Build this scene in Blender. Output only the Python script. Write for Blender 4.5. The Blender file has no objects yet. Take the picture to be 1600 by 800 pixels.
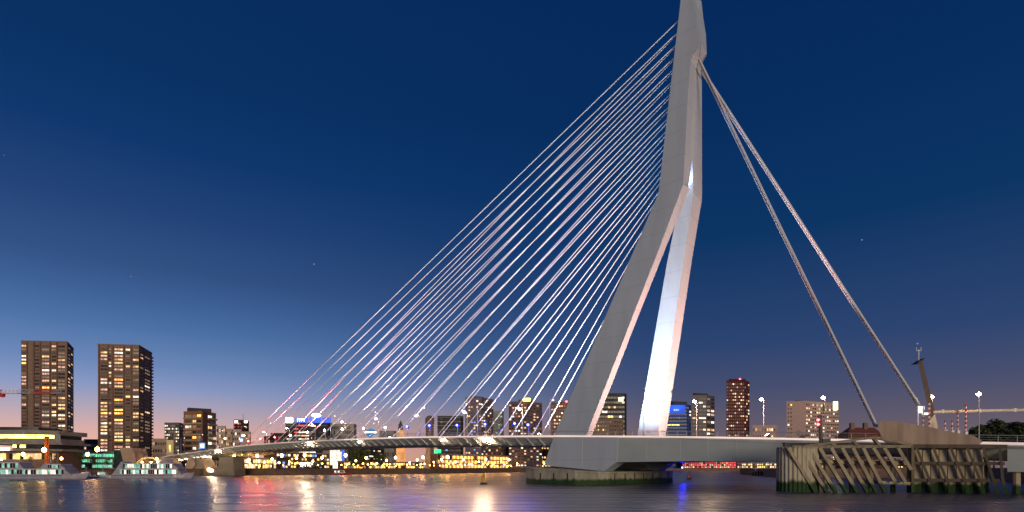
import bpy, bmesh, math, random
from mathutils import Vector, Matrix
random.seed(7)
rnd = random.random
S = bpy.context.scene
COL = S.collection

# ------------------------------------------------------------------ camera
FPX, CX, HY, HC = 880.0, 800.0, 731.0, 4.6      # focal length (px of a 1600 wide frame), centre, horizon row, camera height (m)
cam = bpy.data.cameras.new('camera')
cam.sensor_width = 36.0
cam.lens = 36.0 * FPX / 1600.0
cam.shift_y = (HY - 400.0) / 1600.0
cam.clip_start = 0.5
cam.clip_end = 20000
camo = bpy.data.objects.new('camera', cam)
camo.location = (0, 0, HC)
camo.rotation_euler = (math.radians(90), 0, 0)
COL.objects.link(camo)
S.camera = camo

# ------------------------------------------------------------------ sky
W = bpy.data.worlds.new('World')
S.world = W
W.use_nodes = True
nt = W.node_tree
nt.nodes.clear()
def wn(t, **k):
    n = nt.nodes.new(t)
    for a, b in k.items():
        setattr(n, a, b)
    return n
tc = wn('ShaderNodeTexCoord')
sep = wn('ShaderNodeSeparateXYZ')
nt.links.new(tc.outputs['Generated'], sep.inputs[0])
def ramp(stops):
    r = wn('ShaderNodeValToRGB')
    e = r.color_ramp.elements
    while len(e) > 1:
        e.remove(e[-1])
    e[0].position = stops[0][0]
    e[0].color = (*stops[0][1], 1)
    for p, c in stops[1:]:
        x = e.new(p)
        x.color = (*c, 1)
    r.color_ramp.interpolation = 'EASE' if False else 'LINEAR'
    nt.links.new(sep.outputs[2], r.inputs[0])
    return r
sunset = ramp([(0.0, (.96, .47, .31)), (.035, (.88, .47, .37)), (.06, (.69, .43, .41)), (.082, (.49, .40, .47)), (.118, (.26, .33, .56)), (.153, (.150, .25, .49)), (.204, (.078, .172, .39)),
               (.246, (.050, .122, .31)), (.287, (.034, .086, .235)), (.363, (.017, .057, .19)), (.433, (.006, .041, .16)), (.52, (.003, .031, .122)), (1.0, (.001, .015, .08))])
night = ramp([(0.0, (.19, .12, .14)), (.05, (.15, .114, .140)), (.085, (.108, .098, .150)), (.13, (.062, .078, .160)), (.2, (.026, .059, .165)),
              (.358, (.004, .036, .128)), (.52, (.002, .026, .112)), (1.0, (.001, .012, .08))])
nrm = wn('ShaderNodeVectorMath', operation='MULTIPLY')
nrm.inputs[1].default_value = (1, 1, 0)
nt.links.new(tc.outputs['Generated'], nrm.inputs[0])
nr2 = wn('ShaderNodeVectorMath', operation='NORMALIZE')
nt.links.new(nrm.outputs[0], nr2.inputs[0])
dot = wn('ShaderNodeVectorMath', operation='DOT_PRODUCT')
dot.inputs[1].default_value = (-.85, .527, 0)
nt.links.new(nr2.outputs[0], dot.inputs[0])
mr = wn('ShaderNodeMapRange', interpolation_type='SMOOTHSTEP')
mr.inputs['From Min'].default_value = .22
mr.inputs['From Max'].default_value = 1.02
nt.links.new(dot.outputs['Value'], mr.inputs['Value'])
mx = wn('ShaderNodeMix', data_type='RGBA')
nt.links.new(mr.outputs[0], mx.inputs[0])
nt.links.new(night.outputs[0], mx.inputs[6])
nt.links.new(sunset.outputs[0], mx.inputs[7])
# a few faint stars
vor = wn('ShaderNodeTexVoronoi')
vor.inputs['Scale'].default_value = 26
nt.links.new(tc.outputs['Generated'], vor.inputs['Vector'])
lt = wn('ShaderNodeMath', operation='LESS_THAN')
lt.inputs[1].default_value = .027
nt.links.new(vor.outputs['Distance'], lt.inputs[0])
sc_ = wn('ShaderNodeSeparateColor')
nt.links.new(vor.outputs['Color'], sc_.inputs[0])
gt = wn('ShaderNodeMath', operation='GREATER_THAN')
gt.inputs[1].default_value = .76
nt.links.new(sc_.outputs[0], gt.inputs[0])
mul = wn('ShaderNodeMath', operation='MULTIPLY')
nt.links.new(lt.outputs[0], mul.inputs[0])
nt.links.new(gt.outputs[0], mul.inputs[1])
mul2 = wn('ShaderNodeMath', operation='MULTIPLY')
mul2.inputs[1].default_value = .2
nt.links.new(mul.outputs[0], mul2.inputs[0])
add = wn('ShaderNodeMix', data_type='RGBA', blend_type='ADD')
add.inputs[0].default_value = 1
nt.links.new(mx.outputs[2], add.inputs[6])
nt.links.new(mul2.outputs[0], add.inputs[7])
bg = wn('ShaderNodeBackground')
bg.inputs[1].default_value = 1.0
nt.links.new(add.outputs[2], bg.inputs[0])
wo = wn('ShaderNodeOutputWorld')
nt.links.new(bg.outputs[0], wo.inputs[0])

# added fill lamp standing in for the warm glow of the near bank city
sl = bpy.data.lights.new('city_glow_fill', 'SUN')
sl.energy = 1.9
sl.angle = math.radians(18)
sl.color = (1.0, .82, .62)
slo = bpy.data.objects.new('city_glow_fill', sl)
slo.location = (60, -70, 90)
sd = Vector((-.18, .98, -.07)).normalized()
slo.rotation_euler = sd.to_track_quat('-Z', 'Y').to_euler()
COL.objects.link(slo)

S.view_settings.view_transform = 'Standard'
S.view_settings.look = 'None'
S.view_settings.exposure = 0
S.view_settings.gamma = 1
S.cycles.use_light_tree = True
S.cycles.sample_clamp_indirect = 5
S.cycles.use_adaptive_sampling = False
S.cycles.denoising_prefilter = 'FAST'
S.cycles.denoising_input_passes = 'RGB_ALBEDO_NORMAL'
W.cycles.sampling_method = 'NONE'

# ------------------------------------------------------------------ geometry helpers
def PT(px, py, Y):
    """a point at depth Y metres seen along the ray through (px, py)"""
    return Vector(((px - CX) / FPX * Y, Y, HC + (HY - py) / FPX * Y))
def ZZ(py, Y):
    return HC + (HY - py) / FPX * Y
UP = Vector((0, 0, 1))
BC = Vector((30.0, 172.0))
BD = Vector((-.745, .667)).normalized()       # along the bridge, towards the far (left) bank
BP = Vector((BD.y, -BD.x))                    # across the bridge, away from the camera
def BR(t, q, z):
    v = BC + BD * t + BP * q
    return Vector((v.x, v.y, z))
def on_q(px, py, q):
    """(t, z) on the upright plane q = const of the bridge along the ray through (px, py)"""
    u = (px - CX) / FPX
    Y = (q + BC.dot(BP)) / (u * BP.x + BP.y)
    v = Vector((u * Y, Y)) - BC
    return v.dot(BD), ZZ(py, Y)
def lerp(tab, x):
    if x <= tab[0][0]:
        return tab[0][1]
    for (a, b), (c, d) in zip(tab, tab[1:]):
        if x <= c:
            return b + (d - b) * (x - a) / (c - a)
    return tab[-1][1]

class MB:
    def __init__(s):
        s.v = []; s.f = []; s.m = []
    def quad(s, pts, m=0):
        i = len(s.v); s.v += [Vector(p) for p in pts]
        s.f.append(tuple(range(i, i + len(pts)))); s.m.append(m)
    def box(s, c, sx, sy, sz, rz=0, m=0, ax=None):
        c = Vector(c)
        if ax is None:
            ca, sa = math.cos(rz), math.sin(rz)
            ax = (Vector((ca, sa, 0)), Vector((-sa, ca, 0)), Vector((0, 0, 1)))
        X, Y, Z = ax[0] * sx / 2, ax[1] * sy / 2, ax[2] * sz / 2
        i = len(s.v)
        for k in (-1, 1):
            for a, b in ((-1, -1), (1, -1), (1, 1), (-1, 1)):
                s.v.append(c + X * a + Y * b + Z * k)
        for f in ((3, 2, 1, 0), (4, 5, 6, 7), (0, 1, 5, 4), (1, 2, 6, 5), (2, 3, 7, 6), (3, 0, 4, 7)):
            s.f.append(tuple(i + j for j in f)); s.m.append(m)
    def beam(s, a, b, w, h, m=0, up=Vector((0, 0, 1))):
        a = Vector(a); b = Vector(b); d = b - a
        L = d.length; d.normalize()
        side = d.cross(up)
        if side.length < 1e-4:
            side = Vector((1, 0, 0))
        side.normalize(); u2 = side.cross(d)
        s.box((a + b) / 2, L, w, h, m=m, ax=(d, side, u2))
    def loft(s, rings, m=0, cap=True):
        i = len(s.v); n = len(rings[0])
        for r in rings:
            s.v += [Vector(p) for p in r]
        for k in range(len(rings) - 1):
            for j in range(n):
                a = i + k * n + j; b = i + k * n + (j + 1) % n
                s.f.append((a, b, b + n, a + n)); s.m.append(m)
        if cap:
            s.f.append(tuple(i + j for j in reversed(range(n)))); s.m.append(m)
            e = i + (len(rings) - 1) * n
            s.f.append(tuple(e + j for j in range(n))); s.m.append(m)
    def tube(s, pts, r, n=6, m=0, r2=None):
        pts = [Vector(p) for p in pts]
        rings = []
        for k, p in enumerate(pts):
            d = (pts[min(k + 1, len(pts) - 1)] - pts[max(k - 1, 0)]).normalized()
            x = d.cross(Vector((0, 0, 1)))
            if x.length < 1e-3:
                x = Vector((1, 0, 0))
            x.normalize(); y = x.cross(d)
            rr = r if r2 is None else r + (r2 - r) * k / (len(pts) - 1)
            rings.append([p + x * rr * math.cos(2 * math.pi * j / n) + y * rr * math.sin(2 * math.pi * j / n) for j in range(n)])
        s.loft(rings, m)
    def lathe(s, c, prof, n=12, m=0):
        c = Vector(c)
        s.loft([[c + Vector((r * math.cos(2 * math.pi * j / n), r * math.sin(2 * math.pi * j / n), z)) for j in range(n)] for r, z in prof], m)
    def prism(s, poly, z0, z1, m=0):
        s.loft([[Vector((p[0], p[1], z0)) for p in poly], [Vector((p[0], p[1], z1)) for p in poly]], m)
    def extr(s, pts, off, m=0):
        off = Vector(off)
        s.loft([[Vector(p) for p in pts], [Vector(p) + off for p in pts]], m)
    def mesh(s, name, mats, origin=(0, 0, 0), smooth=False):
        o = Vector(origin)
        me = bpy.data.meshes.new(name)
        me.from_pydata([tuple(v - o) for v in s.v], [], s.f)
        for m in (mats if isinstance(mats, (list, tuple)) else [mats]):
            me.materials.append(m)
        me.polygons.foreach_set('material_index', s.m)
        bm = bmesh.new(); bm.from_mesh(me)
        bmesh.ops.recalc_face_normals(bm, faces=bm.faces[:])
        bm.to_mesh(me); bm.free()
        if smooth:
            me.polygons.foreach_set('use_smooth', [True] * len(me.polygons))
        me.update()
        return me
    def build(s, name, mats, parent=None, smooth=False, label=None, kind=None):
        org = world_loc(parent) if parent else Vector((0, 0, 0))
        return put(name, s.mesh(name, mats, org, smooth), parent, label, kind)
def world_loc(o):
    v = Vector(o.location)
    while o.parent:
        o = o.parent
        v += Vector(o.location)
    return v
def put(name, me, parent=None, label=None, kind=None, loc=None, mat=None):
    ob = bpy.data.objects.new(name, me)
    COL.objects.link(ob)
    if parent:
        ob.parent = parent
    if mat is not None:
        ob.matrix_local = mat
    elif loc is not None:
        ob.location = loc
    if label:
        ob['label'] = label
    if kind:
        ob['kind'] = kind
    return ob
def thing(name, label, cat, loc=(0, 0, 0), group=None):
    o = bpy.data.objects.new(name, None)
    o.empty_display_size = .5
    COL.objects.link(o); o.location = loc
    o['label'] = label; o['category'] = cat
    if group:
        o['group'] = group
    return o
def tag(o, label, cat, group=None):
    o['label'] = label; o['category'] = cat
    if group:
        o['group'] = group
    return o
def copy_tree(o, parent=None):
    c = o.copy(); COL.objects.link(c)
    if parent:
        c.parent = parent
    for ch in list(o.children):
        copy_tree(ch, c)
    return c

# ------------------------------------------------------------------ materials
def mat(name, c1, c2=None, rough=.6, metal=0.0, scale=.4, bump=0.0, bscale=None, stretch=(1, 1, 1), contrast=(.35, .65), spec=.5):
    m = bpy.data.materials.new(name); m.use_nodes = True
    n = m.node_tree; b = n.nodes['Principled BSDF']
    b.inputs['Roughness'].default_value = rough
    b.inputs['Metallic'].default_value = metal
    b.inputs['Specular IOR Level'].default_value = spec
    b.inputs['Base Color'].default_value = (*c1, 1)
    if c2 or bump:
        t = n.nodes.new('ShaderNodeTexCoord')
        mp = n.nodes.new('ShaderNodeMapping'); mp.inputs['Scale'].default_value = stretch
        n.links.new(t.outputs['Object'], mp.inputs[0])
    if c2:
        x = n.nodes.new('ShaderNodeTexNoise'); x.inputs['Scale'].default_value = scale; x.inputs['Detail'].default_value = 6
        n.links.new(mp.outputs[0], x.inputs['Vector'])
        r = n.nodes.new('ShaderNodeValToRGB')
        r.color_ramp.elements[0].position = contrast[0]; r.color_ramp.elements[1].position = contrast[1]
        r.color_ramp.elements[0].color = (*c1, 1); r.color_ramp.elements[1].color = (*c2, 1)
        n.links.new(x.outputs[0], r.inputs[0]); n.links.new(r.outputs[0], b.inputs['Base Color'])
    if bump:
        y = n.nodes.new('ShaderNodeTexNoise'); y.inputs['Scale'].default_value = bscale or scale * 6; y.inputs['Detail'].default_value = 4
        n.links.new(mp.outputs[0], y.inputs['Vector'])
        bp = n.nodes.new('ShaderNodeBump'); bp.inputs['Strength'].default_value = bump
        n.links.new(y.outputs[0], bp.inputs['Height']); n.links.new(bp.outputs[0], b.inputs['Normal'])
    return m
def emis(name, c, s, vary=0.0, vscale=.6):
    m = bpy.data.materials.new(name); m.use_nodes = True
    n = m.node_tree; b = n.nodes['Principled BSDF']
    b.inputs['Base Color'].default_value = (.05, .05, .05, 1)
    b.inputs['Emission Color'].default_value = (*c, 1)
    b.inputs['Emission Strength'].default_value = s
    b.inputs['Roughness'].default_value = .4
    b.inputs['Specular IOR Level'].default_value = .05
    if s < 11:
        m.cycles.emission_sampling = 'NONE'
    if vary:
        g = n.nodes.new('ShaderNodeNewGeometry')
        x = n.nodes.new('ShaderNodeTexNoise'); x.inputs['Scale'].default_value = vscale; x.inputs['Detail'].default_value = 3
        n.links.new(g.outputs['Position'], x.inputs['Vector'])
        r = n.nodes.new('ShaderNodeMapRange')
        r.inputs['From Min'].default_value = .3; r.inputs['From Max'].default_value = .7
        r.inputs['To Min'].default_value = s * (1 - vary); r.inputs['To Max'].default_value = s * (1 + vary)
        n.links.new(x.outputs[0], r.inputs['Value']); n.links.new(r.outputs[0], b.inputs['Emission Strength'])
    return m

M = {}
M['pylon'] = mat('pale_blue_grey_paint', (.45, .51, .565), (.375, .43, .48), .5, scale=.35, bump=.02, bscale=2, stretch=(1, 1, .12), contrast=(.25, .75))
n = M['pylon'].node_tree; b = n.nodes['Principled BSDF']; src = b.inputs['Base Color'].links[0].from_socket
g_ = n.nodes.new('ShaderNodeNewGeometry'); sx_ = n.nodes.new('ShaderNodeSeparateXYZ'); n.links.new(g_.outputs['Position'], sx_.inputs[0])
m1 = n.nodes.new('ShaderNodeMath'); m1.operation = 'MULTIPLY'; m1.inputs[1].default_value = 1 / 6.8; n.links.new(sx_.outputs[2], m1.inputs[0])
m2 = n.nodes.new('ShaderNodeMath'); m2.operation = 'FRACT'; n.links.new(m1.outputs[0], m2.inputs[0])
m3 = n.nodes.new('ShaderNodeMath'); m3.operation = 'LESS_THAN'; m3.inputs[1].default_value = .022; n.links.new(m2.outputs[0], m3.inputs[0])
m4 = n.nodes.new('ShaderNodeMath'); m4.operation = 'MULTIPLY'; m4.inputs[1].default_value = .22; n.links.new(m3.outputs[0], m4.inputs[0])
mxx = n.nodes.new('ShaderNodeMix'); mxx.data_type = 'RGBA'; n.links.new(m4.outputs[0], mxx.inputs[0]); n.links.new(src, mxx.inputs[6]); mxx.inputs[7].default_value = (.08, .085, .09, 1)
n.links.new(mxx.outputs[2], b.inputs['Base Color'])
M['deck'] = mat('deck_steel', (.56, .59, .58), (.48, .51, .51), .5, scale=.5)
M['rib'] = mat('rib_steel', (.44, .46, .45), (.38, .40, .39), .5, scale=.5)
M['web'] = mat('girder_paint', (.42, .48, .46), (.36, .42, .41), .5, scale=.15)
M['asphalt'] = mat('asphalt', (.05, .05, .052), (.07, .07, .07), .8, scale=2)
M['cable'] = mat('white_cable_sheath', (.8, .8, .8), None, .4)
M['stay'] = mat('galvanised_stay', (.60, .60, .61), None, .45)
M['rail'] = mat('railing_steel', (.33, .33, .34), None, .4)
M['dark'] = mat('dark_metal', (.03, .032, .035), None, .5)
M['white'] = mat('white_paint', (.75, .75, .75), (.65, .65, .66), .35, scale=.6)
M['red'] = mat('red_paint', (.5, .03, .025), None, .4)
M['orange'] = mat('orange_paint', (.65, .16, .02), None, .5)
M['yellow'] = mat('yellow_paint', (.65, .36, .03), None, .5)
M['blue'] = mat('blue_paint', (.02, .12, .42), None, .35)
M['timber'] = mat('wet_timber', (.30, .245, .165), (.18, .15, .10), .8, scale=.8, bump=.3, bscale=4, stretch=(1, 1, .35))
M['lampglow'] = emis('lamp_glow_warm', (1.0, .66, .36), 620)
M['lampsoft'] = emis('lamp_glow_soft', (1.0, .62, .34), 70)
M['lampwhite'] = emis('lamp_glow_white', (1.0, .86, .72), 42)
M['quaylamp'] = emis('quay_lamp_glow', (1.0, .48, .14), 48)
M['promglow'] = emis('added_promenade_glow', (1.0, .40, .09), 24)
M['promglow'].cycles.emission_sampling = 'NONE'
M['strip'] = emis('light_trail_glow', (1.0, .76, .67), .85, .3, .03)  # traffic light trails put into a glowing strip
M['stripdim'] = emis('light_trail_dim_glow', (1.0, .72, .58), .55, .5, .06)
M['redglow'] = emis('red_beacon_glow', (1.0, .05, .06), 18)
M['whiteglow'] = emis('white_sign_glow', (.95, .97, 1.0), 5)
M['flood'] = emis('floodlight_lens_glow', (.85, .92, 1.0), 70)
M['floodred'] = emis('red_floodlight_lens_glow', (1.0, .12, .16), 160)

def wet_concrete(name, c1, c2, waterline=1.6, algae=(.016, .055, .010), rib=0.0):
    m = mat(name, c1, c2, .8, scale=.35, bump=.25, bscale=3, stretch=(1, 1, .35))
    n = m.node_tree; b = n.nodes['Principled BSDF']
    src = b.inputs['Base Color'].links[0].from_socket
    g = n.nodes.new('ShaderNodeNewGeometry'); sx = n.nodes.new('ShaderNodeSeparateXYZ')
    n.links.new(g.outputs['Position'], sx.inputs[0])
    nz = n.nodes.new('ShaderNodeTexNoise'); nz.inputs['Scale'].default_value = .9; nz.inputs['Detail'].default_value = 5
    mp = n.nodes.new('ShaderNodeMapping'); mp.inputs['Scale'].default_value = (1, 1, .15)
    n.links.new(g.outputs['Position'], mp.inputs[0]); n.links.new(mp.outputs[0], nz.inputs['Vector'])
    a = n.nodes.new('ShaderNodeMath'); a.operation = 'MULTIPLY_ADD'; a.inputs[1].default_value = 1.6; a.inputs[2].default_value = -.8
    n.links.new(nz.outputs[0], a.inputs[0])
    s = n.nodes.new('ShaderNodeMath'); s.operation = 'ADD'
    n.links.new(sx.outputs[2], s.inputs[0]); n.links.new(a.outputs[0], s.inputs[1])
    r = n.nodes.new('ShaderNodeMapRange'); r.inputs['From Min'].default_value = waterline - .25; r.inputs['From Max'].default_value = waterline + .35
    n.links.new(s.outputs[0], r.inputs['Value'])
    x = n.nodes.new('ShaderNodeMix'); x.data_type = 'RGBA'
    n.links.new(r.outputs[0], x.inputs[0]); x.inputs[6].default_value = (*algae, 1); n.links.new(src, x.inputs[7])
    # rust and run-off streaks
    nz2 = n.nodes.new('ShaderNodeTexNoise'); nz2.inputs['Scale'].default_value = 1.1; nz2.inputs['Detail'].default_value = 6
    mp2 = n.nodes.new('ShaderNodeMapping'); mp2.inputs['Scale'].default_value = (1, 1, .06)
    n.links.new(g.outputs['Position'], mp2.inputs[0]); n.links.new(mp2.outputs[0], nz2.inputs['Vector'])
    r2 = n.nodes.new('ShaderNodeMapRange'); r2.inputs['From Min'].default_value = .52; r2.inputs['From Max'].default_value = .74; r2.inputs['To Max'].default_value = .55
    n.links.new(nz2.outputs[0], r2.inputs['Value'])
    y = n.nodes.new('ShaderNodeMix'); y.data_type = 'RGBA'
    n.links.new(r2.outputs[0], y.inputs[0]); n.links.new(x.outputs[2], y.inputs[6]); y.inputs[7].default_value = (.055, .045, .03, 1)
    n.links.new(y.outputs[2], b.inputs['Base Color'])
    return m
M['pierconc'] = wet_concrete('river_pier_concrete', (.40, .375, .29), (.27, .255, .19), 1.5)
M['fendconc'] = wet_concrete('bascule_pier_concrete', (.72, .61, .38), (.55, .46, .29), 1.7)
M['sheet'] = wet_concrete('sheet_pile_steel', (.54, .49, .34), (.43, .385, .27), 2.0)
M['wettimber'] = wet_concrete('fender_timber', (.46, .385, .255), (.31, .255, .175), 1.5)
M['darktimber'] = wet_concrete('dark_fender_timber', (.17, .135, .09), (.10, .082, .058), 1.5)
M['anchor'] = mat('anchor_block_concrete', (.60, .45, .32), (.36, .26, .18), .8, scale=.55, bump=.2, bscale=3, stretch=(1, 1, .15), contrast=(.3, .7))
M['vpier'] = mat('splayed_pier_concrete', (.32, .27, .20), (.24, .20, .15), .8, scale=.2, bump=.2, bscale=2)
TANC = mat('pale_tan_concrete', (.42, .34, .25), (.35, .28, .2), .8, scale=.3, bump=.15)
M['quay'] = mat('quay_stone', (.24, .145, .09), (.16, .10, .07), .85, scale=.4, bump=.3, bscale=2)
M['land'] = mat('paving', (.11, .10, .09), (.075, .07, .065), .85, scale=.05)

# ------------------------------------------------------------------ setting: water and land
wm = bpy.data.materials.new('river_water'); wm.use_nodes = True
n = wm.node_tree; b = n.nodes['Principled BSDF']
b.inputs['Base Color'].default_value = (.055, .06, .115, 1)
b.inputs['Roughness'].default_value = .27
b.inputs['Anisotropic'].default_value = .80
tg_ = n.nodes.new('ShaderNodeCombineXYZ'); tg_.inputs[0].default_value = 1.0
n.links.new(tg_.outputs[0], b.inputs['Tangent'])
b.inputs['IOR'].default_value = 1.36
b.inputs['Specular IOR Level'].default_value = 1.0
g_ = n.nodes.new('ShaderNodeNewGeometry')
def wnoise(scale, sx, sy, det):
    mp = n.nodes.new('ShaderNodeMapping'); mp.inputs['Scale'].default_value = (sx, sy, 1)
    n.links.new(g_.outputs['Position'], mp.inputs[0])
    x = n.nodes.new('ShaderNodeTexNoise'); x.inputs['Scale'].default_value = scale; x.inputs['Detail'].default_value = det
    n.links.new(mp.outputs[0], x.inputs['Vector'])
    return x
def vmath(op, a, b=None):
    v = n.nodes.new('ShaderNodeVectorMath'); v.operation = op
    for k, q in enumerate((a, b)):
        if q is None:
            continue
        if isinstance(q, tuple):
            v.inputs[k].default_value = q
        else:
            n.links.new(q, v.inputs[k])
    return v.outputs[0]
# small wavelets: slopes taken straight from noise so that they do not fade with distance
small = wnoise(1.1, .10, 1.0, 3)
big = wnoise(.16, .10, 1.0, 3)
slope = vmath('MULTIPLY', vmath('SUBTRACT', small.outputs['Color'], (.5, .5, .5)), (0, 0, 0))
sl2 = vmath('MULTIPLY', vmath('SUBTRACT', big.outputs['Color'], (.5, .5, .5)), (.02, .06, 0))
nv = vmath('NORMALIZE', vmath('ADD', vmath('ADD', slope, sl2), (0, 0, 1)))
n.links.new(nv, b.inputs['Normal'])
streak = wnoise(.5, .03, 1.0, 4)
rgh = n.nodes.new('ShaderNodeMapRange'); rgh.inputs['From Min'].default_value = .35; rgh.inputs['From Max'].default_value = .65
rgh.inputs['To Min'].default_value = .265; rgh.inputs['To Max'].default_value = .30
n.links.new(streak.outputs[0], rgh.inputs['Value']); n.links.new(rgh.outputs[0], b.inputs['Roughness'])
mb = MB(); mb.quad([(-6000, -400, 0), (6000, -400, 0), (6000, 9000, 0), (-6000, 9000, 0)])
mb.build('water', wm, kind='structure')

SHORE = [(-900, 150), (-400, 205), (-216, 240), (-165, 337), (-131, 385), (-66, 452), (14, 622), (120, 800), (245, 905), (900, 930), (3000, 960)]
QZ = 3.5
mb = MB()
n_ = len(SHORE)
mb.quad([(x, y, QZ) for x, y in SHORE] + [(9000, 960, QZ), (9000, 9000, QZ), (-9000, 9000, QZ), (-9000, 150, QZ)])
mb.build('ground', M['land'], kind='structure')
for i, ((x0, y0), (x1, y1)) in enumerate(zip(SHORE, SHORE[1:])):
    mb = MB()
    a = Vector((x0, y0, 0)); c = Vector((x1, y1, 0)); d = (c - a).normalized(); nn = Vector((d.y, -d.x, 0))
    mb.extr([a + Vector((0, 0, -2)) , c + Vector((0, 0, -2)), c + Vector((0, 0, QZ + .25)), a + Vector((0, 0, QZ + .25))], nn * .8)
    L = (c - a).length
    if L < 400:
        k = int(L / 9)
        for j in range(k):
            p = a + (c - a) * (j + .5) / k + nn * .95
            mb.beam(p + Vector((0, 0, -1)), p + Vector((0, 0, QZ)), .35, .35)
        mb.box((a + c) / 2 + nn * .5 + Vector((0, 0, QZ + .42)), L, 1.5, .34, m=1, ax=(d, nn, Vector((0, 0, 1))))
    mb.build('quay_wall', [M['quay'], M['land']], kind='structure')
SB = [(150, 118), (400, 60), (900, 60), (900, 420), (330, 420), (170, 190)]
mb = MB(); mb.prism(SB, -2, 4.5)
mb.build('south_bank', [M['land']], kind='structure')

# ------------------------------------------------------------------ the bridge
QE = 17.5
EDGE = [(215, 719), (250, 714.5), (270, 711), (300, 707), (330, 702.5), (370, 697), (430, 692), (490, 688.5), (560, 685.5), (600, 684), (650, 682.6),
        (700, 681.8), (760, 681.3), (820, 681), (880, 680.8), (918, 681), (1000, 681.4), (1100, 682.5), (1215, 684.5), (1340, 687), (1535, 691), (1600, 692.5), (1700, 694)]
DZ = sorted(on_q(x, y, -QE) for x, y in EDGE)
DZ = [(-140.0, DZ[0][1] - .8)] + DZ + [(470.0, DZ[-1][1] - 4.5), (520, DZ[-1][1] - 6.3)]
def dz(t):
    return lerp(DZ, t)
bridge = thing('cable_stayed_bridge', 'white cable stayed bridge with a tall bent pylon and one fan of stays', 'bridge', BR(0, 0, 0))
PROF = [(-QE, 0), (-QE, -.55), (-14.2, -2.55), (-13.2, -2.95), (13.2, -2.95), (14.2, -2.55), (QE, -.55), (QE, 0)]
ts = [i * 6.0 for i in range(-22, 86)]
mb = MB()
mb.loft([[BR(t, q, dz(t) + z) for q, z in PROF] for t in ts])
deck = mb.build('deck', M['deck'], bridge)
# road, tram strip, footpaths as thin sheets
mb = MB()
for t0, t1 in zip(ts, ts[1:]):
    for (q0, q1, h, m) in ((-9.5, 9.5, .03, 0), (-17.2, -13.2, .09, 1), (13.2, 17.2, .09, 1)):
        mb.quad([BR(t0, q0, dz(t0) + h), BR(t1, q0, dz(t1) + h), BR(t1, q1, dz(t1) + h), BR(t0, q1, dz(t0) + h)], m)
    for q in (-9, -3.2, 3.2, 9):
        mb.quad([BR(t0, q - .08, dz(t0) + .036), BR(t0 + 3, q - .08, dz(t0 + 3) + .036), BR(t0 + 3, q + .08, dz(t0 + 3) + .036), BR(t0, q + .08, dz(t0) + .036)], 2)
mb.build('roadway', [M['asphalt'], M['land'], M['white']], deck)
# cantilever ribs: shared mesh per piece is not possible on the curve, they are cheap
rib_me = None
for side in (-1, 1):
    t = 14.0
    while t < 395:
        if rib_me is None:
            mb = MB()
            prof = [(-17.46, -.57), (-14.25, -2.5), (-13.7, -2.9), (-14.5, -2.95), (-17.46, -.85)]
            mb.extr([Vector((0, q, z)) for q, z in prof], (.45, 0, 0))
            rib_me = mb.mesh('deck_rib', M['rib'])
        R = Matrix(((BD.x, BP.x, 0), (BD.y, BP.y, 0), (0, 0, 1))).to_4x4()
        mm = Matrix.Translation(BR(t, 0, dz(t)) - world_loc(deck)) @ R @ Matrix.Diagonal((1, -side, 1, 1))
        put('deck_rib', rib_me, deck, mat=mm)
        t += 4.6
# glowing edge strips standing in for traffic light trails, and railings
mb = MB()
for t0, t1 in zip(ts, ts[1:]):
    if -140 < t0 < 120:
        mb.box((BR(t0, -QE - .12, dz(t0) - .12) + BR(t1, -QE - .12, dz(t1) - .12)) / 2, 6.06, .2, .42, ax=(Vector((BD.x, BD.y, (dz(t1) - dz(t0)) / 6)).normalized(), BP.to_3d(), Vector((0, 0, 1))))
mb.build('light_trail_strip', M['strip'], deck, label='bright warm white line standing in for light trails along the near deck edge')
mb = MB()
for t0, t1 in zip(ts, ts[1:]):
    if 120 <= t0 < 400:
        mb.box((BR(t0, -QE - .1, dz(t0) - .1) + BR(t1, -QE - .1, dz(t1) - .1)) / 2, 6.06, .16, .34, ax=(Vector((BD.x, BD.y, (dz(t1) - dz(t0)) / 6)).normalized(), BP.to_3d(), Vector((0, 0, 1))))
mb.build('light_trail_strip', M['stripdim'], deck, label='dimmer line standing in for light trails along the far half of the deck edge')
for side in (-1, 1):
    mb = MB()
    t = -130.0
    while t < 420:
        if not (side < 0 and -9 < t < 12):
            mb.box(BR(t, side * 17.35, dz(t) + .65), .08, .08, 1.3)
        t += 2.5
    for t0, t1 in zip(ts, ts[1:]):
        for h, r in ((1.3, .06), (.9, .025), (.5, .025)):
            mb.tube([BR(t0, side * 17.35, dz(t0) + h), BR(t1, side * 17.35, dz(t1) + h)], r, 4)
    mb.build('railing', M['rail'], deck, kind='stuff')

# --- pylon: edges of the photograph unprojected on the leaning side planes of the legs
QO = [(3, 18.2), (13.7, 17.5), (80, 6.2), (112, 4.3), (140, 2.5)]
def q_out(z):
    return lerp(QO, z)
def solve(edge, z, q):
    Y = 160.0
    for _ in range(40):
        y = HY - (z - HC) * FPX / Y
        u = (lerp(edge, y) - CX) / FPX
        Y = .5 * Y + .5 * (q + BC.dot(BP)) / (u * BP.x + BP.y)
    return Vector((u * Y, Y, z))
def ext(e, up=-60, lo=800):
    e = sorted(e)
    (a, b), (c, d) = e[0], e[1]
    (g, h), (i, j) = e[-2], e[-1]
    return [(up, b + (b - d) / (c - a) * (a - up))] + e + [(lo, j + (j - h) / (i - g) * (lo - i))]
E1 = ext([(0, 1063.5), (28, 1060.5), (120, 1049.6), (158, 1045), (302, 1029), (527, 932), (682, 865)])
E2 = ext([(0, 1082.8), (13, 1087), (71, 1092.5), (94, 1078.5), (105, 1075.6), (150, 1074.7), (297, 1067), (400, 1025), (516, 980), (675, 918)])
E3 = ext([(304, 1074), (400, 1035), (500, 995), (675, 927)])
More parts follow.
